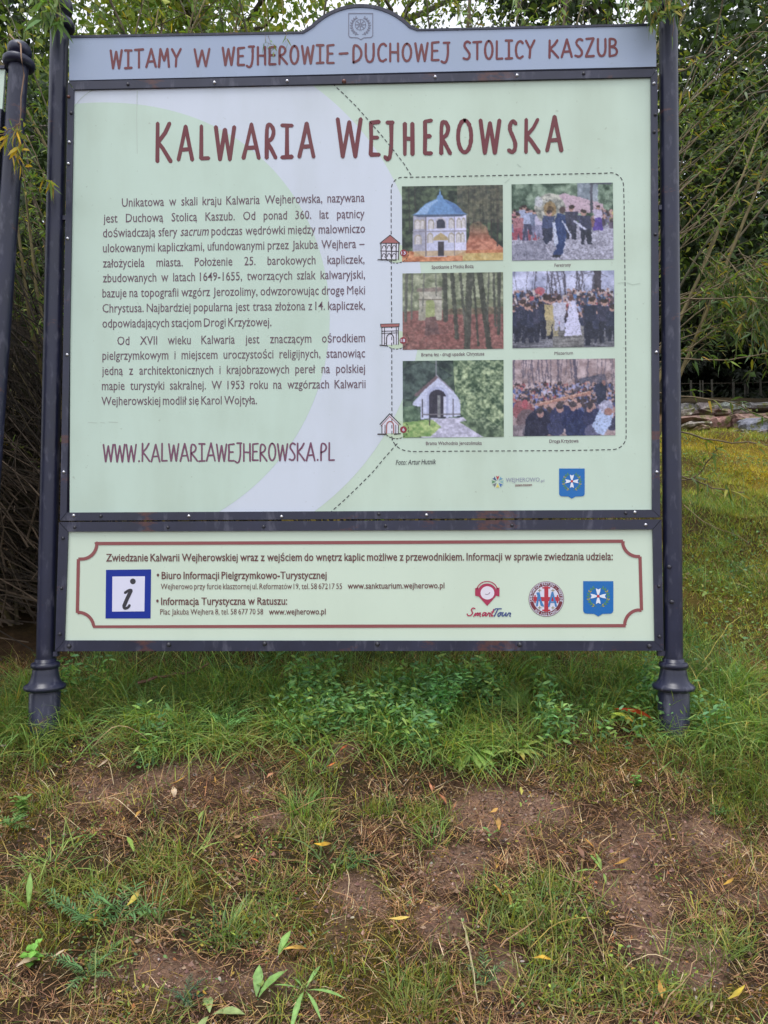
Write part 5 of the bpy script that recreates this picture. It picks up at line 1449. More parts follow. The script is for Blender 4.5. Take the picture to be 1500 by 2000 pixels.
tuft(1160, 1350, 160, .18, G2, 'tall dark tuft left of the red leaf', .07, wd=.0022)
tuft(1350, 1480, 130, .16, [(100, 124, 60), (150, 138, 84), (84, 112, 56)], 'tuft with straw coloured blades at the foot of the right post', .05, wd=.002)
tuft(80, 1440, 80, .13, [(100, 124, 60), (84, 112, 60)], 'thin tuft at the foot of the left post', .035, wd=.002)
tuft(30, 1430, 120, .16, [(110, 128, 56), (92, 116, 54)], 'yellowish tuft at the left edge beside the left post', .05, wd=.002)
tuft(800, 1990, 80, .08, [(128, 134, 60), (104, 120, 56)], 'mossy yellow green tuft at the bottom edge right of the star shaped weed', .03, wd=.0022)
tuft(1090, 1830, 40, .10, [(120, 118, 66), (92, 112, 58)], 'loose tuft with brown blades among the lower right litter', .03, wd=.002)
tuft(530, 1390, 100, .14, [(150, 130, 80), (124, 124, 66)], 'straw coloured tuft below the middle of the lower frame', .05, wd=.0018, el=(.7, .4))
tuft(1380, 1330, 200, .14, [(92, 120, 60), (76, 108, 62)], 'green tuft on the slope just right of the right post foot', .05, wd=.002)
# weeds
feathery(440, 1425, 14, .18, (100, 142, 84), 'pale bluish feathery weed under the lower frame, left of centre', pl=.18, pin=16)
feathery(270, 1400, 8, .09, (96, 128, 72), 'small feathery weed beside the dead twig', pl=.25)
feathery(500, 1330, 9, .19, (82, 120, 74), 'dark fern like weed in the shade under the lower frame')
feathery(655, 1405, 12, .13, (104, 150, 82), 'bright green feathery weed under the middle of the lower frame', pl=.28, pin=9)
feathery(165, 1800, 10, .12, (84, 118, 76), 'grey green feathery weed at lower left', pl=.2, pin=14)
feathery(235, 1790, 8, .11, (90, 126, 78), 'feathery weed with drooping fronds right of the grey green one', pl=.3, pin=9)
feathery(170, 1915, 9, .10, (88, 120, 76), 'feathery weed near the bottom left corner', pl=.2, pin=14)
feathery(20, 1620, 8, .09, (92, 128, 72), 'feathery weed cut by the left edge', pl=.25)
feathery(200, 1480, 6, .07, (84, 112, 78), 'tiny feathery weed at the upper left soil edge', pl=.25)
feathery(950, 1920, 6, .07, (84, 112, 72), 'small feathery weed low in the middle of the bottom', pl=.25)
feathery(690, 1700, 6, .07, (84, 120, 72), 'small feathery weed right of the arching tuft', pl=.25)
feathery(1440, 1120, 10, .16, (90, 126, 84), 'bluish feathery weed on the slope at the right edge', pl=.22)
feathery(1400, 1590, 5, .05, (100, 140, 80), 'tiny feathery weed below the large right tuft', pl=.3)
feathery(360, 1960, 6, .06, (66, 98, 72), 'dark feathery weed in the lowest soil patch', pl=.25)
sprig_plant(862, 1420, 8, .21, .032, (108, 156, 96), 'tall leafy weed with oval leaves under the lower frame, right of centre')
sprig_plant(60, 1885, 3, .04, .022, (104, 150, 66), 'small bright weed with round leaves near the bottom left corner', .8, per=3)
sprig_plant(1240, 1535, 2, .035, .018, (92, 134, 66), 'small round leaved weed above the right soil patch', .8, per=3)
sprig_plant(40, 1590, 4, .06, .022, (104, 136, 70), 'round leaved weed near the left edge on the moss', .8, per=4)
sprig_plant(1180, 1440, 4, .07, .022, (98, 134, 66), 'little leafy weed left of the right post foot', .5, per=4)
sprig_plant(520, 1290, 3, .12, .03, (74, 112, 62), 'dark leafy weed shaded by the lower frame', .35, per=6)
sprig_plant(1010, 1790, 3, .04, .016, (110, 134, 70), 'tiny leafy weed between the yellow leaves', .6, per=3)
rosette(925, 1475, 9, .095, (124, 148, 78), 'sorrel rosette with hanging pale green leaves right of centre', .32, (-.1, .6), az0=-2.6, spread=2.6)
rosette(1010, 1475, 8, .08, (134, 150, 82), 'smaller rosette with yellowing leaves beside the sorrel', .3, (-.1, .6), az0=-2.6, spread=3, tip=(190, 150, 80))
rosette(1010, 1400, 4, .15, (122, 146, 82), 'weed with two large pale leaves under the lower frame', .36, (.3, .9), az0=.2, spread=3)
rosette(500, 1965, 2, .075, (112, 146, 82), 'pair of large oval leaves standing at the bottom edge', .34, (.8, 1.2), az0=.6, spread=1.4)
rosette(540, 1880, 2, .055, (112, 146, 76), 'single upright oval leaf above the bottom pair', .36, (.8, 1.2), az0=.8, spread=.8)
rosette(595, 1950, 6, .09, (112, 146, 84), 'star shaped weed with long narrow leaves at the bottom', .14, (.1, .5))
rosette(410, 1995, 3, .06, (130, 146, 96), 'broad grey green leaves cut by the bottom edge', .45, (.2, .6))
rosette(262, 1680, 2, .06, (124, 148, 72), 'long single pale leaf lying in the grass at middle left', .2, (.3, .8), az0=1.8, spread=.8)
rosette(1178, 1720, 4, .07, (112, 140, 74), 'narrow leaved weed left of the lone yellow leaf', .14, (.1, .6))
rosette(400, 1590, 5, .07, (122, 142, 76), 'flat narrow leaved weed on the upper soil patch', .14, (.05, .4))
rosette(1385, 1165, 3, .10, (120, 142, 76), 'broad leaved weed on the slope right of the post', .3, (.1, .5))
rosette(110, 1420, 3, .05, (118, 150, 70), 'small broad leaf beside the left post foot', .4, (.2, .7), az0=2)
rosette(215, 1870, 1, .05, (124, 152, 80), 'single broad leaf among the feathery weeds', .4, (.4, .7), az0=1)
rosette(55, 1790, 4, .09, (110, 140, 72), 'upright narrow leaved weed at the lower left edge', .18, (.6, 1.3))
rosette(960, 1640, 3, .04, (96, 130, 74), 'little dark weed right of the yellow leaf pair', .35, (.2, .7))
rosette(1210, 1400, 3, .07, (140, 156, 66), 'yellow green leaf below the red leaf', .4, (0, .4), az0=2.6, spread=2)
rosette(1012, 1385, 2, .15, (126, 150, 90), 'large pale dock leaf raised against the long grass', .42, (.5, .9), az0=1, spread=1)

# fallen leaves, each lying on the bank
YEL, TAN, ORA, PAL, BRN = (176, 136, 70), (154, 122, 90), (150, 98, 72), (172, 154, 130), (116, 84, 68)
FL = [(348, 1546, .035, .3, YEL, 'bright yellow willow leaf on the upper soil patch'), (340, 1556, .03, -1.1, PAL, 'pale leaf touching the bright yellow one on the upper soil patch'), (974, 1628, .03, 1.5, YEL, 'yellow oval leaf upright on the middle soil patch'),
      (966, 1607, .018, .2, YEL, 'tiny yellow leaf just above the yellow oval leaf'), (630, 1671, .04, -.5, (196, 150, 50), 'golden leaf slanting in the grass below the upright tuft'), (463, 1655, .03, -.9, TAN, 'tan pointed leaf in the grass at middle left'),
      (271, 1613, .022, 1.2, YEL, 'small yellow leaf left of the tan pointed leaf'), (1216, 1710, .032, .1, YEL, 'lone yellow leaf at the left of the large soil patch'), (1157, 1667, .036, -1.0, (196, 140, 70), 'slanting orange tan leaf left of the lone yellow leaf'),
      (1135, 1680, .03, -1.3, BRN, 'curled brown leaf beside the slanting orange tan leaf'), (1425, 1748, .026, .15, (196, 150, 66), 'yellow leaf at the right edge of the large soil patch'), (1000, 1773, .03, -1.3, YEL, 'yellow leaf standing among brown stalks'),
      (976, 1758, .024, -.6, YEL, 'faded yellow leaf above the one among brown stalks'), (972, 1712, .024, 1.3, YEL, 'small upright yellow leaf on the reddish soil'), (779, 1828, .036, -.25, (206, 164, 90), 'broad pale yellow leaf in the lower middle'),
      (579, 1875, .042, .35, (190, 150, 76), 'long yellow brown leaf resting on the moss at the bottom'), (52, 1910, .032, .9, PAL, 'pale cream leaf near the bottom left corner'), (114, 1896, .02, .2, PAL, 'round pale leaf right of the cream leaf'),
      (190, 1822, .03, .2, YEL, 'yellow leaves caught in the feathery weed'), (262, 1783, .03, 1.0, (176, 160, 70), 'olive yellow leaf in the lower left grass'), (864, 1576, .032, -1.0, ORA, 'orange leaf, lower one of the orange pair right of centre'),
      (842, 1552, .028, -1.2, ORA, 'orange leaf, upper one of the orange pair right of centre'), (984, 1441, .03, -1.2, (204, 130, 74), 'orange leaf on the yellowing rosette'), (888, 1596, .02, 1., ORA, 'small orange scrap below the orange pair'),
      (529, 1533, .032, 1.2, (176, 128, 100), 'long pinkish tan leaf standing on the upper soil patch'), (715, 1375, .028, .4, ORA, 'orange leaf under the middle of the board'), (672, 1479, .026, .8, (186, 100, 66), 'red orange leaf at the edge of the thatch'),
      (646, 1514, .022, .1, (196, 106, 60), 'small bright orange leaf below the red orange one'), (640, 1532, .035, .1, BRN, 'brown folded leaf under the small orange leaf'), (1307, 1428, .034, -.4, (200, 124, 84), 'salmon coloured leaf at the foot of the right post'),
      (203, 1513, .03, .8, PAL, 'cream leaf at the left end of the upper soil patch'), (146, 1388, .028, -.5, (204, 176, 110), 'pale yellow leaf right of the left post foot'), (268, 1496, .022, .3, PAL, 'cream scrap under the dry stalk'),
      (437, 1517, .016, .8, YEL, 'tiny yellow leaf at the right of the upper soil patch'), (420, 1537, .018, -1.2, YEL, 'tiny yellow scrap below the other tiny one'), (1290, 1967, .02, 1.5, YEL, 'small yellow leaf at the bottom edge, right half'),
      (1440, 1974, .03, .2, (170, 150, 60), 'yellow leaf in the bottom right corner'), (345, 1477, .03, -1.5, (120, 96, 66), 'round dull brown leaf hanging on the turf lip'), (1170, 1695, .03, -1.4, (112, 134, 70), 'green willow leaf pointing down from the narrow leaved weed'),
      (1018, 1565, .022, 1.5, (150, 144, 70), 'olive round leaf right of the tiny yellow leaf'), (1017, 1592, .018, 1.5, (126, 146, 70), 'small green leaf below the olive round leaf'), (1062, 1895, .034, .3, (196, 150, 60), 'golden leaf among the lower right litter'),
      (558, 1681, .024, .1, (160, 120, 64), 'round golden brown leaf near the middle'), (1390, 1990, .02, 1.1, PAL, 'pale scrap at the bottom edge near the right corner'), (498, 1696, .018, .2, (180, 100, 70), 'reddish scrap above the middle left tuft'), (1142, 1700, .03, .8, TAN, 'tan leaf lying flat left of the large soil patch'), (770, 1690, .025, .5, TAN, 'tan leaf on the thatch near the middle')]
for px, py, L, a, rgb, lab in FL:
    g = GP(px, py); g[2] = surf(g[0], g[1]) + .018 + .008 * rng.random(); a2 = a
    L *= 1.45
    V, Q = leaf_geo((0, 0, 0), a2, .34 * math.sin(a2) + rng.normal(0, .12), L, L * rng.uniform(.2, .42), rng.uniform(-.5, .7), rng.uniform(.15, .5), rng.normal(0, .15), n=7, twist=rng.normal(0, .4))
    V = V + g - np.array([math.cos(a2) * L / 2, math.sin(a2) * L / 2, 0])
    mk('fallen_leaf', V, [Q], M_HERB, col=leafcol(rgb, V, .35, (104, 74, 54) if rng.random() < .5 else None), smooth=True, label=lab, category='leaf', group='fallen leaves on the bank', loc=g)
# big red dock leaf
g = GP(1222, 1432); g[2] = surf(g[0], g[1]) + .075
t = empty('red_leaf', g, 'large dark red leaf with a green yellow fold lying left of the right post', 'leaf')
V, Q = leaf_geo(g - np.array([.035, 0, 0]), -.15, -.05, .125, .06, .2, .45, .2, n=8); mk('leaf_blade', V, [Q], M_HERB, t, col=leafcol((158, 52, 46), V, .3, (170, 76, 60)), smooth=True, loc=g)
V, Q = leaf_geo(g - np.array([.05, .01, .012]), -.3, -.05, .075, .036, .3, .3, -.2, n=7); mk('leaf_blade', V, [Q], M_HERB, t, col=leafcol((134, 156, 60), V, .2, (190, 130, 80)), smooth=True, loc=g)


# sticks and dry stalks lying about
def stick(px0, py0, px1, py1, r, rgb, name, label, cat, lift=.02, sag=.0, n=9, wob=.004):
    a = GP(px0, py0); b = GP(px1, py1); P = []
    for s in np.linspace(0, 1, n):
        q = a * (1 - s) + b * s; q[2] = float(surf(q[0], q[1])) + lift + sag * math.sin(math.pi * s); P.append(q + np.array([0, 0, 0]) + rng.normal(0, wob * .35, 3) * (0 < s < 1) + np.array([wob * 2.5 * math.sin(s * 4 + px0), wob * 2 * math.sin(s * 3 + py0), 0]))
    V, Q, T = tube(P, np.linspace(r, r * .6, n), 6)
    mk(name, V, [Q, T], M_BARK, col=np.repeat(lin(np.array(rgb, float))[None], len(V), 0), label=label, category=cat, loc=P[0])


stick(275, 1362, 405, 1325, .006, (128, 92, 80), 'dead_twig', 'dead brown twig lying in the grass right of the left post', 'twig', .05)
stick(180, 1478, 285, 1462, .0018, (180, 150, 116), 'dry_stalk', 'bent pale stalk arching over the turf lip at upper left', 'stalk', .02, .05)
stick(985, 1865, 1060, 1800, .0016, (176, 140, 108), 'dry_stalk', 'straight straw stalk slanting right in the lower middle', 'stalk', .02)
stick(1050, 1650, 1095, 1890, .0014, (134, 118, 66), 'dry_stalk', 'long green brown stalk running downwards right of the middle', 'stalk', .03, .02)
stick(1120, 1780, 1190, 1920, .0014, (150, 124, 96), 'dry_stalk', 'thin grey stalk running down to the right', 'stalk', .03, .02)
stick(1300, 1985, 1365, 1885, .0016, (170, 140, 104), 'dry_stalk', 'straw stalk leaning against the lower right tuft', 'stalk', .02)
stick(1200, 1820, 1365, 1850, .0012, (160, 130, 100), 'dry_stalk', 'thin straw stalk crossing the lower right soil patch', 'stalk', .015)
stick(1365, 1330, 1475, 1225, .0018, (160, 150, 70), 'dry_stalk', 'long yellow stalk rising on the slope right of the post', 'stalk', .06, .05)
stick(1335, 1010, 1460, 1085, .003, (150, 130, 100), 'dry_stalk', 'grey dead branch end lying on the slope at the right edge', 'stalk', .06, .02)
stick(915, 1840, 925, 2000, .0015, (170, 160, 120), 'dry_stalk', 'upright pale stalk at the bottom, right of the middle', 'stalk', .03, .03)
stick(190, 1865, 190, 2000, .0013, (130, 140, 80), 'dry_stalk', 'thin green stalk through the bottom left weeds', 'stalk', .04, .03)
mb = MB()
for k in range(60):
    q0 = GP(rng.uniform(10, 1490), rng.uniform(1440, 1990)); a = rng.uniform(0, math.pi); l = rng.uniform(.05, .2); bw = rng.normal(0, .005); u = np.linspace(0, 1, 7)
    P = np.stack([q0[0] + math.cos(a) * l * u - math.sin(a) * bw * np.sin(3.14 * u), q0[1] + math.sin(a) * l * u + math.cos(a) * bw * np.sin(3.14 * u)], -1)
    z = surf(P[:, 0], P[:, 1]) + .008 + rng.uniform(0, .02) * np.sin(3.14 * u) + .012 * u; V, Q, T = tube(np.column_stack([P, z]), rng.uniform(.0006, .0012), 4)
    mb.add(V, Q, T, col=lin(np.array(STRAW[rng.integers(len(STRAW))], float)) * rng.uniform(.8, 1.2))
mb.build('loose_stalks', M_BARK, kind='stuff', label='loose straw coloured stalks scattered over the bank', category='stalks')
# flowers
def flower(px, py, h, rgb, r, label, n=5, core=(200, 170, 60)):
    t, g = herb('wild_flower', label, 'flower', px, py); top = g + np.array([0, -.01, h])
    V, Q, T = tube([g, g + np.array([.004, 0, h * .5]), top], .0009, 5); MB().add(V, Q, T, col=lin((90, 120, 60))).build('stem', M_HERB, t, loc=g)
    for k in range(n):
        V, Q = leaf_geo(top, 2 * math.pi * k / n, .35, r, r * .8, .1, .1, n=5); mk('petal', V, [Q], M_HERB, t, col=leafcol(rgb, V), smooth=True, loc=top)


flower(10, 1470, .02, (196, 160, 200), .012, 'small lilac flower at the left edge below the left post'); flower(1113, 1395, .03, (226, 206, 40), .009, 'yellow flower in the long grass under the frame'); flower(765, 1300, .05, (206, 180, 40), .008, 'tiny yellow flower in the shade under the lower frame')


# ------------------------------------------------------------------ stones on the slope
def stone(px, py, wpx, hpx, D, rgb, label, dep=.5):
    """rough slab whose middle is seen at (px, py), D metres beyond the board"""
    c = W(px, py, D); s = (D - CAM[1]) / F_PX; hx, hz = wpx * s / 2, hpx * s / 2
    n = 14; m = 9; th = np.linspace(0, 2 * math.pi, n, endpoint=False); ph = np.linspace(-math.pi / 2, math.pi / 2, m)
    sd = int(px * 7 + py); r = np.random.default_rng(sd); V = []
    for p in ph:
        for t in th:
            cx, cy, cz = math.cos(p) * math.cos(t), math.cos(p) * math.sin(t), math.sin(p)
            f = lambda v, e: math.copysign(abs(v) ** e, v)
            V.append((f(cx, .45), f(cy, .5), f(cz, .4)))
    V = np.array(V); nzv = np.stack([vnoise(V[:, 0] * 2.1 + k * 9, V[:, 2] * 2.3 + V[:, 1] * 1.7, 1, sd + k) - .5 for k in range(3)], -1)
    V = V * (1 + nzv * .5); V = V * np.array([hx, dep * .5, hz * 1.1]); V += (np.stack([vnoise(V[:, 0] * 14, V[:, 2] * 16 + V[:, 1] * 9, 1, sd + 5 + k) - .5 for k in range(3)], -1)) * hz * .3
    V += c + np.array([0, dep * .3, 0])
    i = (np.arange(m - 1)[:, None] * n); j = np.arange(n)[None]; k = (j + 1) % n
    Q = np.stack([i + j, i + k, i + n + k, i + n + j], -1).reshape(-1, 4)
    mk('stone', V, [Q], M_STONE, col=np.repeat(lin(np.array(rgb, float))[None], len(V), 0), label=label, category='stone', group='stones along the top of the slope', loc=c)


GRY, PNK, LGT, DKR = (122, 120, 120), (138, 112, 102), (160, 152, 144), (92, 76, 70)
stone(1342, 797, 44, 16, 7.9, GRY, 'grey mossy stone in the far row, nearest to the post'); stone(1385, 795, 52, 15, 8.0, (150, 140, 138), 'brownish stone second in the far row')
stone(1432, 794, 46, 17, 7.9, (140, 146, 140), 'greenish grey stone in the middle of the far row'); stone(1485, 793, 56, 14, 8.1, GRY, 'long flat grey stone at the right end of the far row'); stone(1550, 792, 60, 18, 8.0, GRY, 'stone of the far row just beyond the right edge')
stone(1346, 806, 20, 14, 7.2, LGT, 'small whitish stone right of the post'); stone(1372, 809, 36, 13, 7.1, DKR, 'reddish brown stone beside the small whitish one'); stone(1405, 806, 40, 12, 7.2, (140, 116, 110), 'dull purple brown stone under the far row')
stone(1450, 808, 30, 12, 7.2, (110, 96, 88), 'dark stone under the long flat one'); stone(1362, 818, 70, 12, 6.5, PNK, 'long pinkish slab of the near row by the post'); stone(1470, 815, 84, 14, 6.4, PNK, 'wide pink topped slab at the right of the near row')
stone(1408, 827, 34, 24, 6.1, (156, 120, 112), 'reddish block in the middle of the near row'); stone(1437, 829, 26, 22, 6.05, (128, 100, 96), 'dark red block right of the middle'); stone(1472, 832, 58, 28, 5.9, (126, 128, 140), 'largest blue grey boulder at the right edge')
stone(1367, 829, 40, 11, 5.9, LGT, 'pale flat slab lying in the moss'); stone(1373, 836, 20, 10, 5.75, (176, 150, 132), 'small tan stone below the pale slab'); stone(1444, 845, 26, 8, 5.6, (170, 166, 158), 'thin pale stone showing in the moss'); stone(1540, 835, 70, 30, 5.9, GRY, 'boulder just beyond the right edge')
stone(1497, 848, 18, 16, 5.6, (150, 142, 150), 'grey stone at the right edge under the boulder')

# ------------------------------------------------------------------ railing in front of the dark wood
fe = empty('wooden_railing', (4, 17.5, 4.4), 'low weathered railing of thin posts in front of the dark wood', 'railing')
for px in (1290, 1318, 1350, 1368, 1373, 1391, 1433, 1456, 1461, 1486, 1520, 1546, 1580):
    b = W(px, 790, 17.5); gz = float(G(b[0], 17.5)) - .1; tz = W(px, 744 - (px - 1350) * .03, 17.5)[2] + rng.normal(0, .02)
    q = .022 if px not in (1373, 1461, 1368) else .015
    V = np.array([(b[0] + sx_ * q, 17.5 + sy_ * q, z) for z in (gz, tz) for sx_, sy_ in ((-1, -1), (1, -1), (1, 1), (-1, 1))])
    mk('railing_post', V, [np.array([[0, 1, 5, 4], [1, 2, 6, 5], [2, 3, 7, 6], [3, 0, 4, 7], [4, 5, 6, 7]])], M_BARK, fe, col=np.repeat(lin((92, 90, 82))[None], 8, 0), loc=(b[0], 17.5, gz))
for py in (750,):
    a = W(1270, py, 17.55); b = W(1600, py - 6, 17.55); V, Q, T = tube([a, (a + b) / 2 + np.array([0, 0, -.02]), b], .012, 6)
    mk('rail', V, [Q, T], M_BARK, fe, col=np.repeat(lin((78, 72, 62))[None], len(V), 0), loc=a)
# ------------------------------------------------------------------ willows and trees
WL = [(100, 124, 58), (84, 110, 58), (122, 138, 66), (150, 146, 62), (108, 130, 90), (170, 146, 60)]


def willow(cx, cy, nst, label, lean, hgt, spread, leafn=16, twn=14, bare=.45, seed=1, low=0, cols=WL, wts=(5, 5, 3, 1.6, 3, .7), depth=.5, bowr=(.1, .5), lsc=1.):
    r = np.random.default_rng(seed); gz = float(G(cx, cy)); t = empty('willow_shrub', (cx, cy, gz), label, 'shrub')
    LP, LD, LL = [], [], []; tw = MB()
    for k in range(nst):
        f = (k + .5) / nst * 2 - 1 + r.normal(0, .12); az_x = lean + f * spread + r.normal(0, .1); h = hgt * r.uniform(.6, 1.1)
        b = np.array([cx + f * .45 + r.normal(0, .12), cy + r.normal(0, .25), 0]); b[2] = float(G(b[0], b[1])) - .05
        dy = r.normal(-.05, .28) * depth * 2; n = 11; s = np.linspace(0, 1, n); bow = r.uniform(*bowr) * (1 + abs(az_x) * .5)
        P = np.stack([b[0] + h * (az_x * s * .8 + np.sign(az_x) * bow * .3 * s ** 2) + np.cumsum(r.normal(0, .012, n)), b[1] + h * dy * s * .6 + np.cumsum(r.normal(0, .012, n)), b[2] + h * (s - bow * .45 * s ** 2.2 * min(1, abs(az_x) * 1.3))], -1)
        P[:, 1] = np.maximum(P[:, 1], .12 + .1 * (k % 3))
        R = np.linspace(.014, .0035, n) * r.uniform(.7, 1.3); c = lin(np.array([(104, 94, 72), (92, 78, 66), (120, 108, 74), (84, 80, 60)][r.integers(4)], float))
        V, Q, T = tube(P, R, 5); mk('stem', V, [Q, T], M_BARK, t, col=np.repeat(c[None], len(V), 0), smooth=True, loc=b)
        for j in range(twn):
            s0 = r.uniform(.12, 1); q = P[0] * 0 + np.array([np.interp(s0, s, P[:, i]) for i in range(3)]); d = P[min(n - 1, int(s0 * (n - 1)) + 1)] - P[int(s0 * (n - 1)) - (1 if s0 > .99 else 0)]
            d = unit(unit(d) + r.normal(0, .5, 3) + np.array([np.sign(az_x) * .15, -.1, 0])); l = r.uniform(.18, .6); m = 6; u = np.linspace(0, 1, m)[:, None]
            TP = q + d * l * u + np.array([0, 0, -1]) * (u ** 2) * l * r.uniform(.0, .5)
            TP[:, 1] = np.maximum(TP[:, 1], .10)
            V, Q, T = tube(TP, np.linspace(.0028, .0012, m), 3, cap=False); tw.add(V, Q, col=c * r.uniform(.7, 1.2))
            if s0 > bare or r.random() < .12:
                k2 = leafn; uu = r.uniform(.05, 1, k2); lp = np.stack([np.interp(uu, u[:, 0], TP[:, i]) for i in range(3)], -1)
                td = unit(TP[-1] - TP[0]); ld = unit(td * .8 + r.normal(0, .55, (k2, 3)) + np.array([0, 0, -.1])); LP.append(lp); LD.append(ld); LL.append(np.full(k2, 1.))
        for uu in np.linspace(max(bare, .3), 1, 16):
            if uu < bare: continue
            q = np.array([np.interp(uu, s, P[:, i]) for i in range(3)]); LP.append(q[None].repeat(3, 0)); LD.append(unit(unit(P[-1] - P[-3])[None] * .7 + r.normal(0, .6, (3, 3)))); LL.append(np.ones(3))
    tw.build('twigs', M_BARK, t, kind='stuff', loc=(cx, cy, gz))
    LP = np.vstack(LP); LD = np.vstack(LD); n = len(LP); L = r.uniform(.026, .06, n) * lsc
    V, F, cc = leaves(LP, LD, L, L * r.uniform(.15, .22, n), pal(n, cols, wts), seg=2, droop=.25)
    mk('foliage', V, [F], M_LEAF, t, col=cc, kind='stuff', loc=(cx, cy, gz)); return t


willow(-1.7, 1.0, 46, 'tangled willow shrub filling the gap between the two left posts', -.32, 3.4, .42, bare=.5, twn=28, leafn=18, seed=11, wts=(5, 5, 3, 1.2, 2, .5))
willow(-.7, 1.5, 34, 'willow shrub behind the left half of the board, its stems fanning over the header', -.05, 3.5, .38, bare=.45, twn=18, leafn=26, seed=12)
willow(.25, 1.4, 30, 'willow shrub behind the middle of the board with thin upright stems', .05, 3.5, .32, bare=.5, twn=15, leafn=22, seed=13)
willow(.6, 1.6, 26, 'willow shrub behind the right half of the board, its long bare stems arching right', .22, 3.4, .2, bare=.4, twn=12, leafn=14, seed=14, wts=(5, 4, 4, 3, 4, 1.2), depth=.3, bowr=(.05, .25))


# dead undergrowth that darkens the left gap
def brush(cx, cy, n, w_, h, label, rgb=(58, 49, 42)):
    gz = float(G(cx, cy)); mb = MB(); g0 = (cx, cy, gz)
    for k in range(n):
        a = rng.uniform(-w_, w_); y = cy + rng.uniform(-.35, .5); b = np.array([cx + a, y, float(G(cx + a, y))]); L = rng.uniform(.2, .55) * h
        d = unit(np.array([rng.normal(-.45, .4), rng.normal(-.1, .3), rng.uniform(.15, 1)])); u = np.linspace(0, 1, 5)[:, None]
        P = b + np.array([0, 0, rng.uniform(0, h * .5)]) + d * L * u + np.array([0, 0, -1]) * u ** 2 * L * .2 + rng.normal(0, .01, (5, 3))
        P[:, 1] = np.maximum(P[:, 1], .12); V, Q, T = tube(P, np.linspace(.0045, .0015, 5) * rng.uniform(.4, 1.3), 3, cap=False); mb.add(V, Q, col=lin(np.array(rgb, float)) * rng.uniform(.3, 1.9))
    return mb.build('dead_undergrowth', M_BARK, kind='stuff', label=label, category='undergrowth', loc=g0)


brush(-1.9, 1.0, 1900, .8, 2.5, 'tangle of dead brown twigs under the left willow'); brush(-1.75, .75, 700, .6, 1.6, 'criss-crossed dead twigs nearest the left post', (74, 62, 52)); brush(-.6, 1.6, 350, .9, .8, 'dead twigs under the willow behind the board')


# leafy sprays that hang in front of the boards
def spray(t, pts, Y, r0, nleaf, L, cols, wts, t0=.0, loc=None, seg=12, bare_col=(120, 96, 72), jit=.008, side=.55):
    P = np.array([W(a, b, y) for (a, b), y in zip(pts, Y)]); s = np.linspace(0, 1, len(P)); u = np.linspace(0, 1, seg); P = np.stack([np.interp(u, s, P[:, i]) for i in range(3)], -1) + rng.normal(0, jit * .4, (seg, 3))
    V, Q, T = tube(P, np.linspace(r0, r0 * .4, seg), 5); mk('stem', V, [Q, T], M_BARK, t, col=np.repeat(lin(np.array(bare_col, float))[None], len(V), 0), smooth=True, loc=P[0])
    q = rng.uniform(t0, 1, nleaf); LP = np.stack([np.interp(q, u, P[:, i]) for i in range(3)], -1) + rng.normal(0, jit, (nleaf, 3)); d = unit(P[-1] - P[int(len(P) * t0 * .9)])
    LD = unit(d * .6 + rng.normal(0, side, (nleaf, 3)) + np.array([0, 0, -.25])); Ls = L * rng.uniform(.6, 1.15, nleaf)
    V, F, cc = leaves(LP, LD, Ls, Ls * .2, pal(nleaf, cols, wts), seg=2, droop=.3); mk('foliage', V, [F], M_LEAF, t, col=cc, kind='stuff', loc=P[0])


ws = [o for o in C.objects if o.name.startswith('willow_shrub')]
YW = [(190, 156, 52), (176, 150, 60), (140, 146, 66), (110, 130, 70)]
# bare twig bent over the left finial, with a yellowing spray
spray(ws[0], [(20, 70), (44, 88), (42, 160), (38, 242), (20, 252), (-10, 268)], (-.05, -.2, -.21, -.2, -.2, -.2), .0028, 6, .05, YW, (2, 2, 1, 1), .6, bare_col=(150, 122, 100))
spray(ws[0], [(38, 242), (34, 262), (38, 300), (36, 322)], (-.2, -.2, -.2, -.2), .0016, 26, .055, YW, (3, 2, 2, 2), .05, side=.9)
spray(ws[0], [(38, 244), (20, 262), (0, 285)], (-.2, -.2, -.2), .0014, 18, .05, YW, (3, 2, 2, 3), .1, side=.8)
spray(ws[0], [(50, 262), (78, 318), (88, 348), (92, 356)], (.1, -.02, -.09, -.10), .0018, 16, .05, YW, (1, 1, 2, 3), .85, side=.9)
GW = [(112, 142, 78), (98, 126, 78), (132, 154, 90), (142, 150, 74)]
for k in range(7):
    x = 78 + k * 6; spray(ws[0], [(x - 30, -60), (x, -10), (x + 6, 40 + 4 * (k % 3))], (-.02, -.09, -.10), .0016, 16, .06, GW, (3, 3, 2, 1), .2, side=.6)
for x, y in ((520, 92), (556, 84), (527, 100)): spray(ws[2], [(x - 8, -60), (x - 5, 20), (x, y - 20), (x + 3, y)], (.25, .05, -.03, -.05), .0010, 5, .03, GW, (3, 3, 2, 1), .75, side=.7)
for k in range(12):
    x = 1246 + k * 6.5 + rng.normal(0, 3); y = 50 + rng.uniform(-25, 32) - abs(k - 9) * 3
    spray(ws[3], [(x + 30, -120), (x + 10, -30), (x, y)], (.15, -.06, -.12), .0018, 24, .05, [(92, 116, 62), (80, 106, 66), (120, 132, 62), (156, 140, 60)], (4, 3, 2, 1), .35, side=.55)
for k in range(9):
    x = 640 + k * 95 + rng.normal(0, 20); 
    if 880 < x < 1250: spray(ws[3], [(x - 40, -80), (x - 14, -10), (x, 52)], (.4, .12, .05), .0016, 14, .05, GW, (3, 3, 2, 1), .4, side=.6)
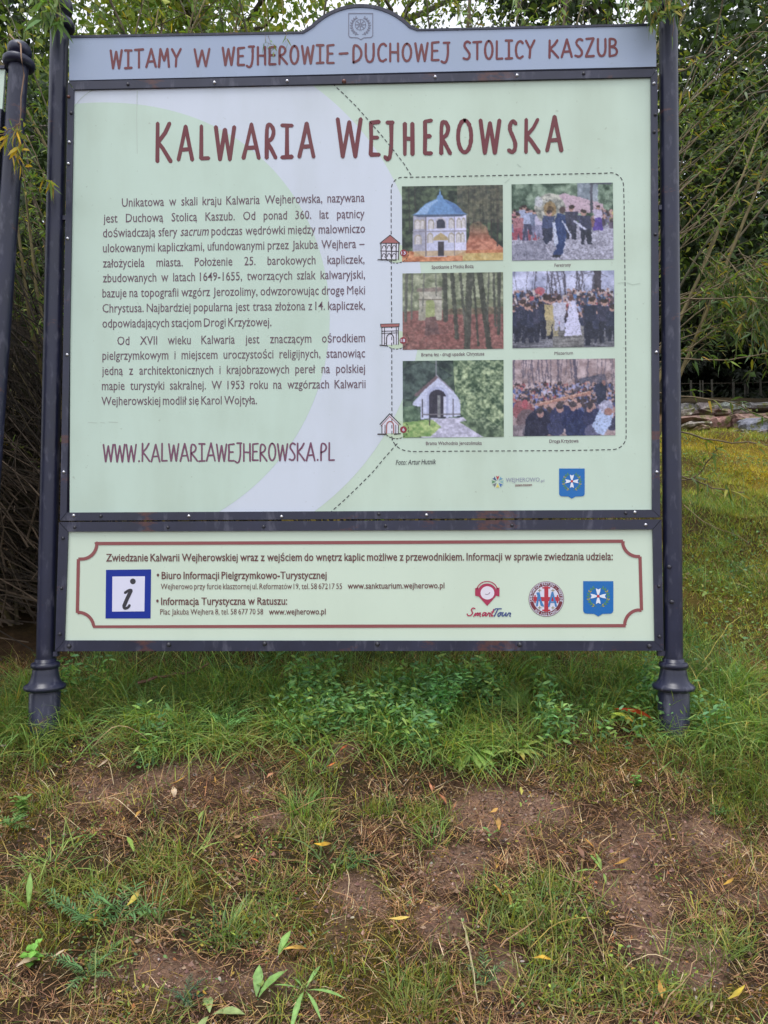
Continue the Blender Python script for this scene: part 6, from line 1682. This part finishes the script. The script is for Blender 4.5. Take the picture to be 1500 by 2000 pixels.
# long bare stems on the right that cross the view
for pts, Y in (([(1300, 610), (1420, 545), (1540, 500)], (.9, .8, .75)), ([(1300, 640), (1400, 560), (1560, 470)], (1.0, .9, .8)), ([(1290, 590), (1420, 582), (1560, 582)], (.8, .7, .7)), ([(1300, 698), (1380, 706), (1450, 700), (1560, 670)], (.8, .75, .7, .7)),
               ([(1280, 770), (1410, 780), (1500, 815), (1560, 850)], (.9, .85, .8, .8)), ([(1300, 834), (1390, 860), (1500, 868), (1600, 880)], (.6, .55, .5, .5)), ([(1300, 930), (1350, 935), (1400, 955), (1450, 960)], (.5, .45, .4, .4)), ([(1310, 945), (1360, 930), (1395, 890), (1400, 870)], (.6, .6, .55, .5)),
               ([(1290, 500), (1380, 400), (1480, 230), (1560, 110)], (.9, .8, .7, .7)), ([(1300, 330), (1420, 210), (1560, 90)], (1.0, .9, .8)), ([(1300, 150), (1370, 120), (1450, 65), (1560, 60)], (.9, .8, .8, .8)), ([(1290, 480), (1400, 420), (1560, 320)], (.9, .8, .8)), ([(1300, 400), (1420, 290), (1560, 150)], (.8, .8, .8)),
               ([(1420, -40), (1400, 60), (1340, 180), (1290, 260)], (.7, .8, .9, 1.))):
    spray(ws[3], pts, Y, .0042, 26, .055, WL, (4, 4, 3, 2, 3, 1), .25, bare_col=(112, 98, 76), side=.6, jit=.012)


def leafy_stem(t, P, r0, cols, wts, ntw, per, L, tw0=.0, col=(134, 120, 92)):
    """long stem with short side twigs and small leaves; P world points"""
    P = np.asarray(P); s = np.linspace(0, 1, len(P)); u = np.linspace(0, 1, 12); P = np.stack([np.interp(u, s, P[:, i]) for i in range(3)], -1); P[1:-1] = (P[:-2] + 2 * P[1:-1] + P[2:]) / 4
    P += np.cumsum(rng.normal(0, .004, (12, 3)), 0); V, Q, T = tube(P, np.linspace(r0, r0 * .35, 12), 5); mk('stem', V, [Q, T], M_BARK, t, col=np.repeat(lin(np.array(col, float))[None], len(V), 0), smooth=True, loc=P[0])
    LP, LD = [], []; tw = MB()
    for k in range(ntw):
        q = rng.uniform(tw0, 1); b = np.array([np.interp(q, u, P[:, i]) for i in range(3)]); d = unit(unit(P[-1] - P[0]) + rng.normal(0, .55, 3)); l = rng.uniform(.06, .26); v = np.linspace(0, 1, 4)[:, None]
        TP = b + d * l * v + np.array([0, 0, -1]) * v ** 2 * l * rng.uniform(-.1, .5); V, Q, T = tube(TP, [.0016, .0013, .001, .0007], 3, cap=False); tw.add(V, Q, col=lin(np.array(col, float)) * .9)
        w_ = rng.uniform(.1, 1, per); LP.append(np.stack([np.interp(w_, v[:, 0], TP[:, i]) for i in range(3)], -1)); LD.append(unit(unit(TP[-1] - TP[0]) * .8 + rng.normal(0, .5, (per, 3))))
    tw.build('twigs', M_BARK, t, kind='stuff', loc=P[0]); LP = np.vstack(LP); LD = np.vstack(LD); n = len(LP); Ls = L * rng.uniform(.55, 1.15, n)
    V, F, cc = leaves(LP, LD, Ls, Ls * .19, pal(n, cols, wts), seg=2, droop=.25); mk('foliage', V, [F], M_LEAF, t, col=cc, kind='stuff', loc=P[0])


RW = [(84, 106, 48), (66, 90, 46), (112, 128, 56), (146, 132, 54), (98, 120, 84)]  # willow greens darkened, shade put into the leaf colours
for k in range(22):
    y0 = 250 + 480 * (k + rng.random()) / 22; Y = rng.uniform(.7, 2.2); sl = rng.uniform(.45, .95) - (y0 > 560) * .25
    a = W(1240, y0 + 30, Y + .1); b = W(1570, y0 - 330 * sl, Y - .1); m = (a + b) / 2 + np.array([0, 0, rng.uniform(.0, .06)])
    leafy_stem(ws[3], [a, m, b], rng.uniform(.0028, .006), RW, (4, 4, 3, 1.2, 2), 15, 11, .045, .2, (122, 108, 84))
for k in range(7):                         # drooping leafy ends over the shaded lower part
    x0 = 1400 + 18 * k + rng.normal(0, 8); y0 = 520 + rng.uniform(-40, 40); Y = rng.uniform(.7, 1.4)
    leafy_stem(ws[3], [W(x0 - 50, y0, Y), W(x0, y0 + 50, Y), W(x0 + 12, y0 + 130 + rng.uniform(-30, 40), Y)], .002, RW, (4, 4, 3, 1.5, 3), 16, 12, .05, .1)


def crown_tree(name, label, x, y, h, cr, rgb, nl, ls, seed, gz=None, trunk=.16, base=.3, dens=34, flat=.8, cat='tree', bark=(84, 76, 66), sig=.32):
    r = np.random.default_rng(seed); gz = float(G(x, y)) if gz is None else gz; t = empty(name, (x, y, gz), label, cat); mb = MB(); ends = []
    tr = np.stack([x + np.cumsum(r.normal(0, .06, 9)), y + np.cumsum(r.normal(0, .06, 9)), gz - .2 + np.linspace(0, h * .92, 9)], -1); V, Q, T = tube(tr, np.linspace(trunk, trunk * .2, 9), 9)
    mk('trunk', V, [Q, T], M_BARK, t, col=np.repeat(lin(np.array(bark, float))[None], len(V), 0), smooth=True, loc=(x, y, gz))
    for k in range(dens):
        s = r.uniform(base, 1); q = np.array([np.interp(s, np.linspace(0, 1, 9), tr[:, i]) for i in range(3)]); a = r.uniform(0, 6.28); R_ = cr * math.sqrt(max(.05, 1 - ((s - (base + .38)) / (1.08 - base) * 1.35) ** 2)) * r.uniform(.55, 1.1)
        d = np.array([math.cos(a), math.sin(a), r.uniform(-.1, .6)]); u = np.linspace(0, 1, 6)[:, None]; P = q + d * R_ * u + np.array([0, 0, -1]) * u ** 2 * R_ * .2 + r.normal(0, .04 * R_, (6, 3)) * u
        V, Q, T = tube(P, np.linspace(trunk * .34, .012, 6), 5, cap=False); mb.add(V, Q, col=lin(np.array(bark, float)))
        for j in range(5):
            e = P[r.integers(2, 6)] + r.normal(0, R_ * .16, 3); ends.append((e, R_ * r.uniform(.16, .34)))
    mb.build('limbs', M_BARK, t, kind='stuff', loc=(x, y, gz)); E_ = np.array([e for e, _ in ends]); S_ = np.array([s for _, s in ends]); k = r.choice(len(E_), nl, p=S_ / S_.sum())
    P = E_[k] + r.normal(0, 1, (nl, 3)) * S_[k][:, None] * np.array([1, 1, flat * .7]) * (sig * 2.2); D = unit(r.normal(0, 1, (nl, 3)) + np.array([0, 0, -.4])); L = ls * r.uniform(.6, 1.3, nl)
    col = pal(nl, rgb, [1] * len(rgb)) * r.normal(1, .12, len(E_))[k][:, None].clip(.6, 1.4); V, F, cc = leaves(P, D, L, L * .7, col, .15, 1)
    mk('crown', V, [F], M_CROWN, t, col=cc, kind='stuff', loc=(x, y, gz)); return t


def conifer(label, x, y, h, cr, seed, rgb=((32, 42, 28), (26, 35, 26), (40, 50, 32)), nb=120):
    r = np.random.default_rng(seed); gz = float(G(x, y)); t = empty('spruce_tree', (x, y, gz), label, 'tree', 'dark spruces behind the railing'); V, Q, T = tube([(x, y, gz - .2), (x, y, gz + h * .5), (x, y, gz + h)], [.2, .13, .02], 8)
    mk('trunk', V, [Q, T], M_BARK, t, col=np.repeat(lin((70, 60, 52))[None], len(V), 0), smooth=True, loc=(x, y, gz)); PS = []; DS = []
    for k in range(nb):
        s = (k + r.random()) / nb; z = gz + .25 + s * (h - .3); R_ = cr * (1 - s) ** .8 * r.uniform(.7, 1.1) + .1; a = r.uniform(0, 6.28); m = int(40 + 110 * R_); u = r.uniform(.08, 1, m)
        hd = np.array([math.cos(a), math.sin(a), 0]); sd = np.array([-math.sin(a), math.cos(a), 0]); p = np.array([x, y, z]) + hd * R_ * u[:, None] + sd * (r.normal(0, .16, m) * R_ * (1.1 - u))[:, None] + np.array([0, 0, 1]) * (-.28 * R_ * u ** 1.3 + r.normal(0, .05, m) - .05)[:, None]
        PS.append(p); DS.append(unit(hd * .5 + sd * r.normal(0, .7, (m, 1)) + np.array([0, 0, -.6]) * r.uniform(.2, 1.2, (m, 1))))
    P = np.vstack(PS); D = np.vstack(DS); n = len(P); L = r.uniform(.12, .3, n); V, F, cc = leaves(P, D, L, L * .28, pal(n, rgb, [1] * len(rgb)), .1, 1)
    mk('crown', V, [F], M_CROWN, t, col=cc, kind='stuff', loc=(x, y, gz))


for k, (x, y, h, c) in enumerate(((4.2, 19.6, 9, 2.6), (7.2, 20.2, 10, 2.9), (9.8, 19.8, 9.5, 2.9), (12.5, 20.5, 10, 2.8), (.8, 22, 9, 2.6), (5.0, 24, 12, 3.0), (8.4, 25, 13, 3.0), (11.5, 25, 12, 3), (15.5, 22, 10, 3), (-2.5, 21, 9, 2.8))):
    conifer(('broad dark spruce just behind the railing beside the right post', 'dark spruce with low skirts behind the middle of the railing', 'dark spruce behind the right end of the railing', 'dark spruce beyond the right edge', 'dark spruce hidden behind the right side of the board',
             'tall spruce in the second row behind the railing', 'tallest spruce in the second row', 'spruce in the second row at the right', 'spruce far right beyond the frame', 'spruce standing behind the left half of the board')[k], x, y, h, c, 100 + k)
MAP = ((72, 94, 42), (60, 80, 38), (90, 108, 48), (50, 68, 36)); LIT = ((114, 134, 56), (92, 114, 50), (138, 146, 62)); DRK = ((50, 66, 36), (60, 78, 40), (40, 54, 33))
crown_tree('maple_tree', 'dark green maple with gaps of sky above the right slope', 3.7, 10.5, 9.6, 3.6, DRK, 36000, .13, 31, base=.2, dens=40, sig=.26)
crown_tree('maple_tree', 'maple whose dark crown fills the top right corner', 9.4, 12.0, 11.5, 4.2, DRK, 46000, .14, 32, base=.22, dens=44, sig=.26)
crown_tree('birch_tree', 'light green birch rising over the right half of the header', 2.4, 8.2, 6.6, 2.2, LIT, 9000, .075, 33, base=.3, dens=24, sig=.26, bark=(120, 116, 108))
crown_tree('birch_tree', 'yellow green birch rising over the middle of the header', -.2, 8.5, 7.0, 2.2, LIT, 11000, .075, 34, base=.3, dens=28, sig=.28, bark=(120, 116, 108))
crown_tree('maple_tree', 'leafy maple rising behind the left half of the header', -2.8, 7.5, 7.2, 2.8, LIT, 28000, .10, 35, base=.15, dens=44)
crown_tree('maple_tree', 'dark maple at the left edge behind the second post', -5.8, 7.0, 7.0, 3.0, DRK, 30000, .12, 36, base=.1, dens=44)
crown_tree('hazel_bush', 'dense dark bush closing the gap behind the left willow', -3.2, 3.6, 3.4, 1.8, DRK, 26000, .075, 37, base=.02, dens=46, trunk=.05, cat='bush')
crown_tree('hazel_bush', 'dark bush behind the middle of the board', -.6, 4.2, 2.8, 1.6, DRK, 16000, .075, 38, base=.02, dens=36, trunk=.05, cat='bush')
crown_tree('maple_tree', 'maple crown spreading beyond the right edge', 11.5, 13, 9.0, 3.2, MAP, 14000, .17, 39, base=.2, dens=34)
# far wood that closes the horizon
def far_wood():
    r = np.random.default_rng(77); PS = []
    for k in range(120):
        x = r.uniform(-60, 70); y = r.uniform(34, 50); gz = float(G(x, y)); h = r.uniform(7, 12); m = 260; u = r.random(m)
        p = np.stack([x + r.normal(0, 1.5, m) * (1.2 - u), y + r.normal(0, 1.3, m), gz + u * h], -1); PS.append(p)
    P = np.vstack(PS); n = len(P); L = r.uniform(.5, 1.1, n); V, F, cc = leaves(P, unit(r.normal(0, 1, (n, 3))), L, L * .8, pal(n, DRK, [1] * 3), .15, 1)
    mk('far_wood', V, [F], M_CROWN, col=cc, kind='stuff', label='dark wood closing the view on the hill', category='wood')


far_wood()
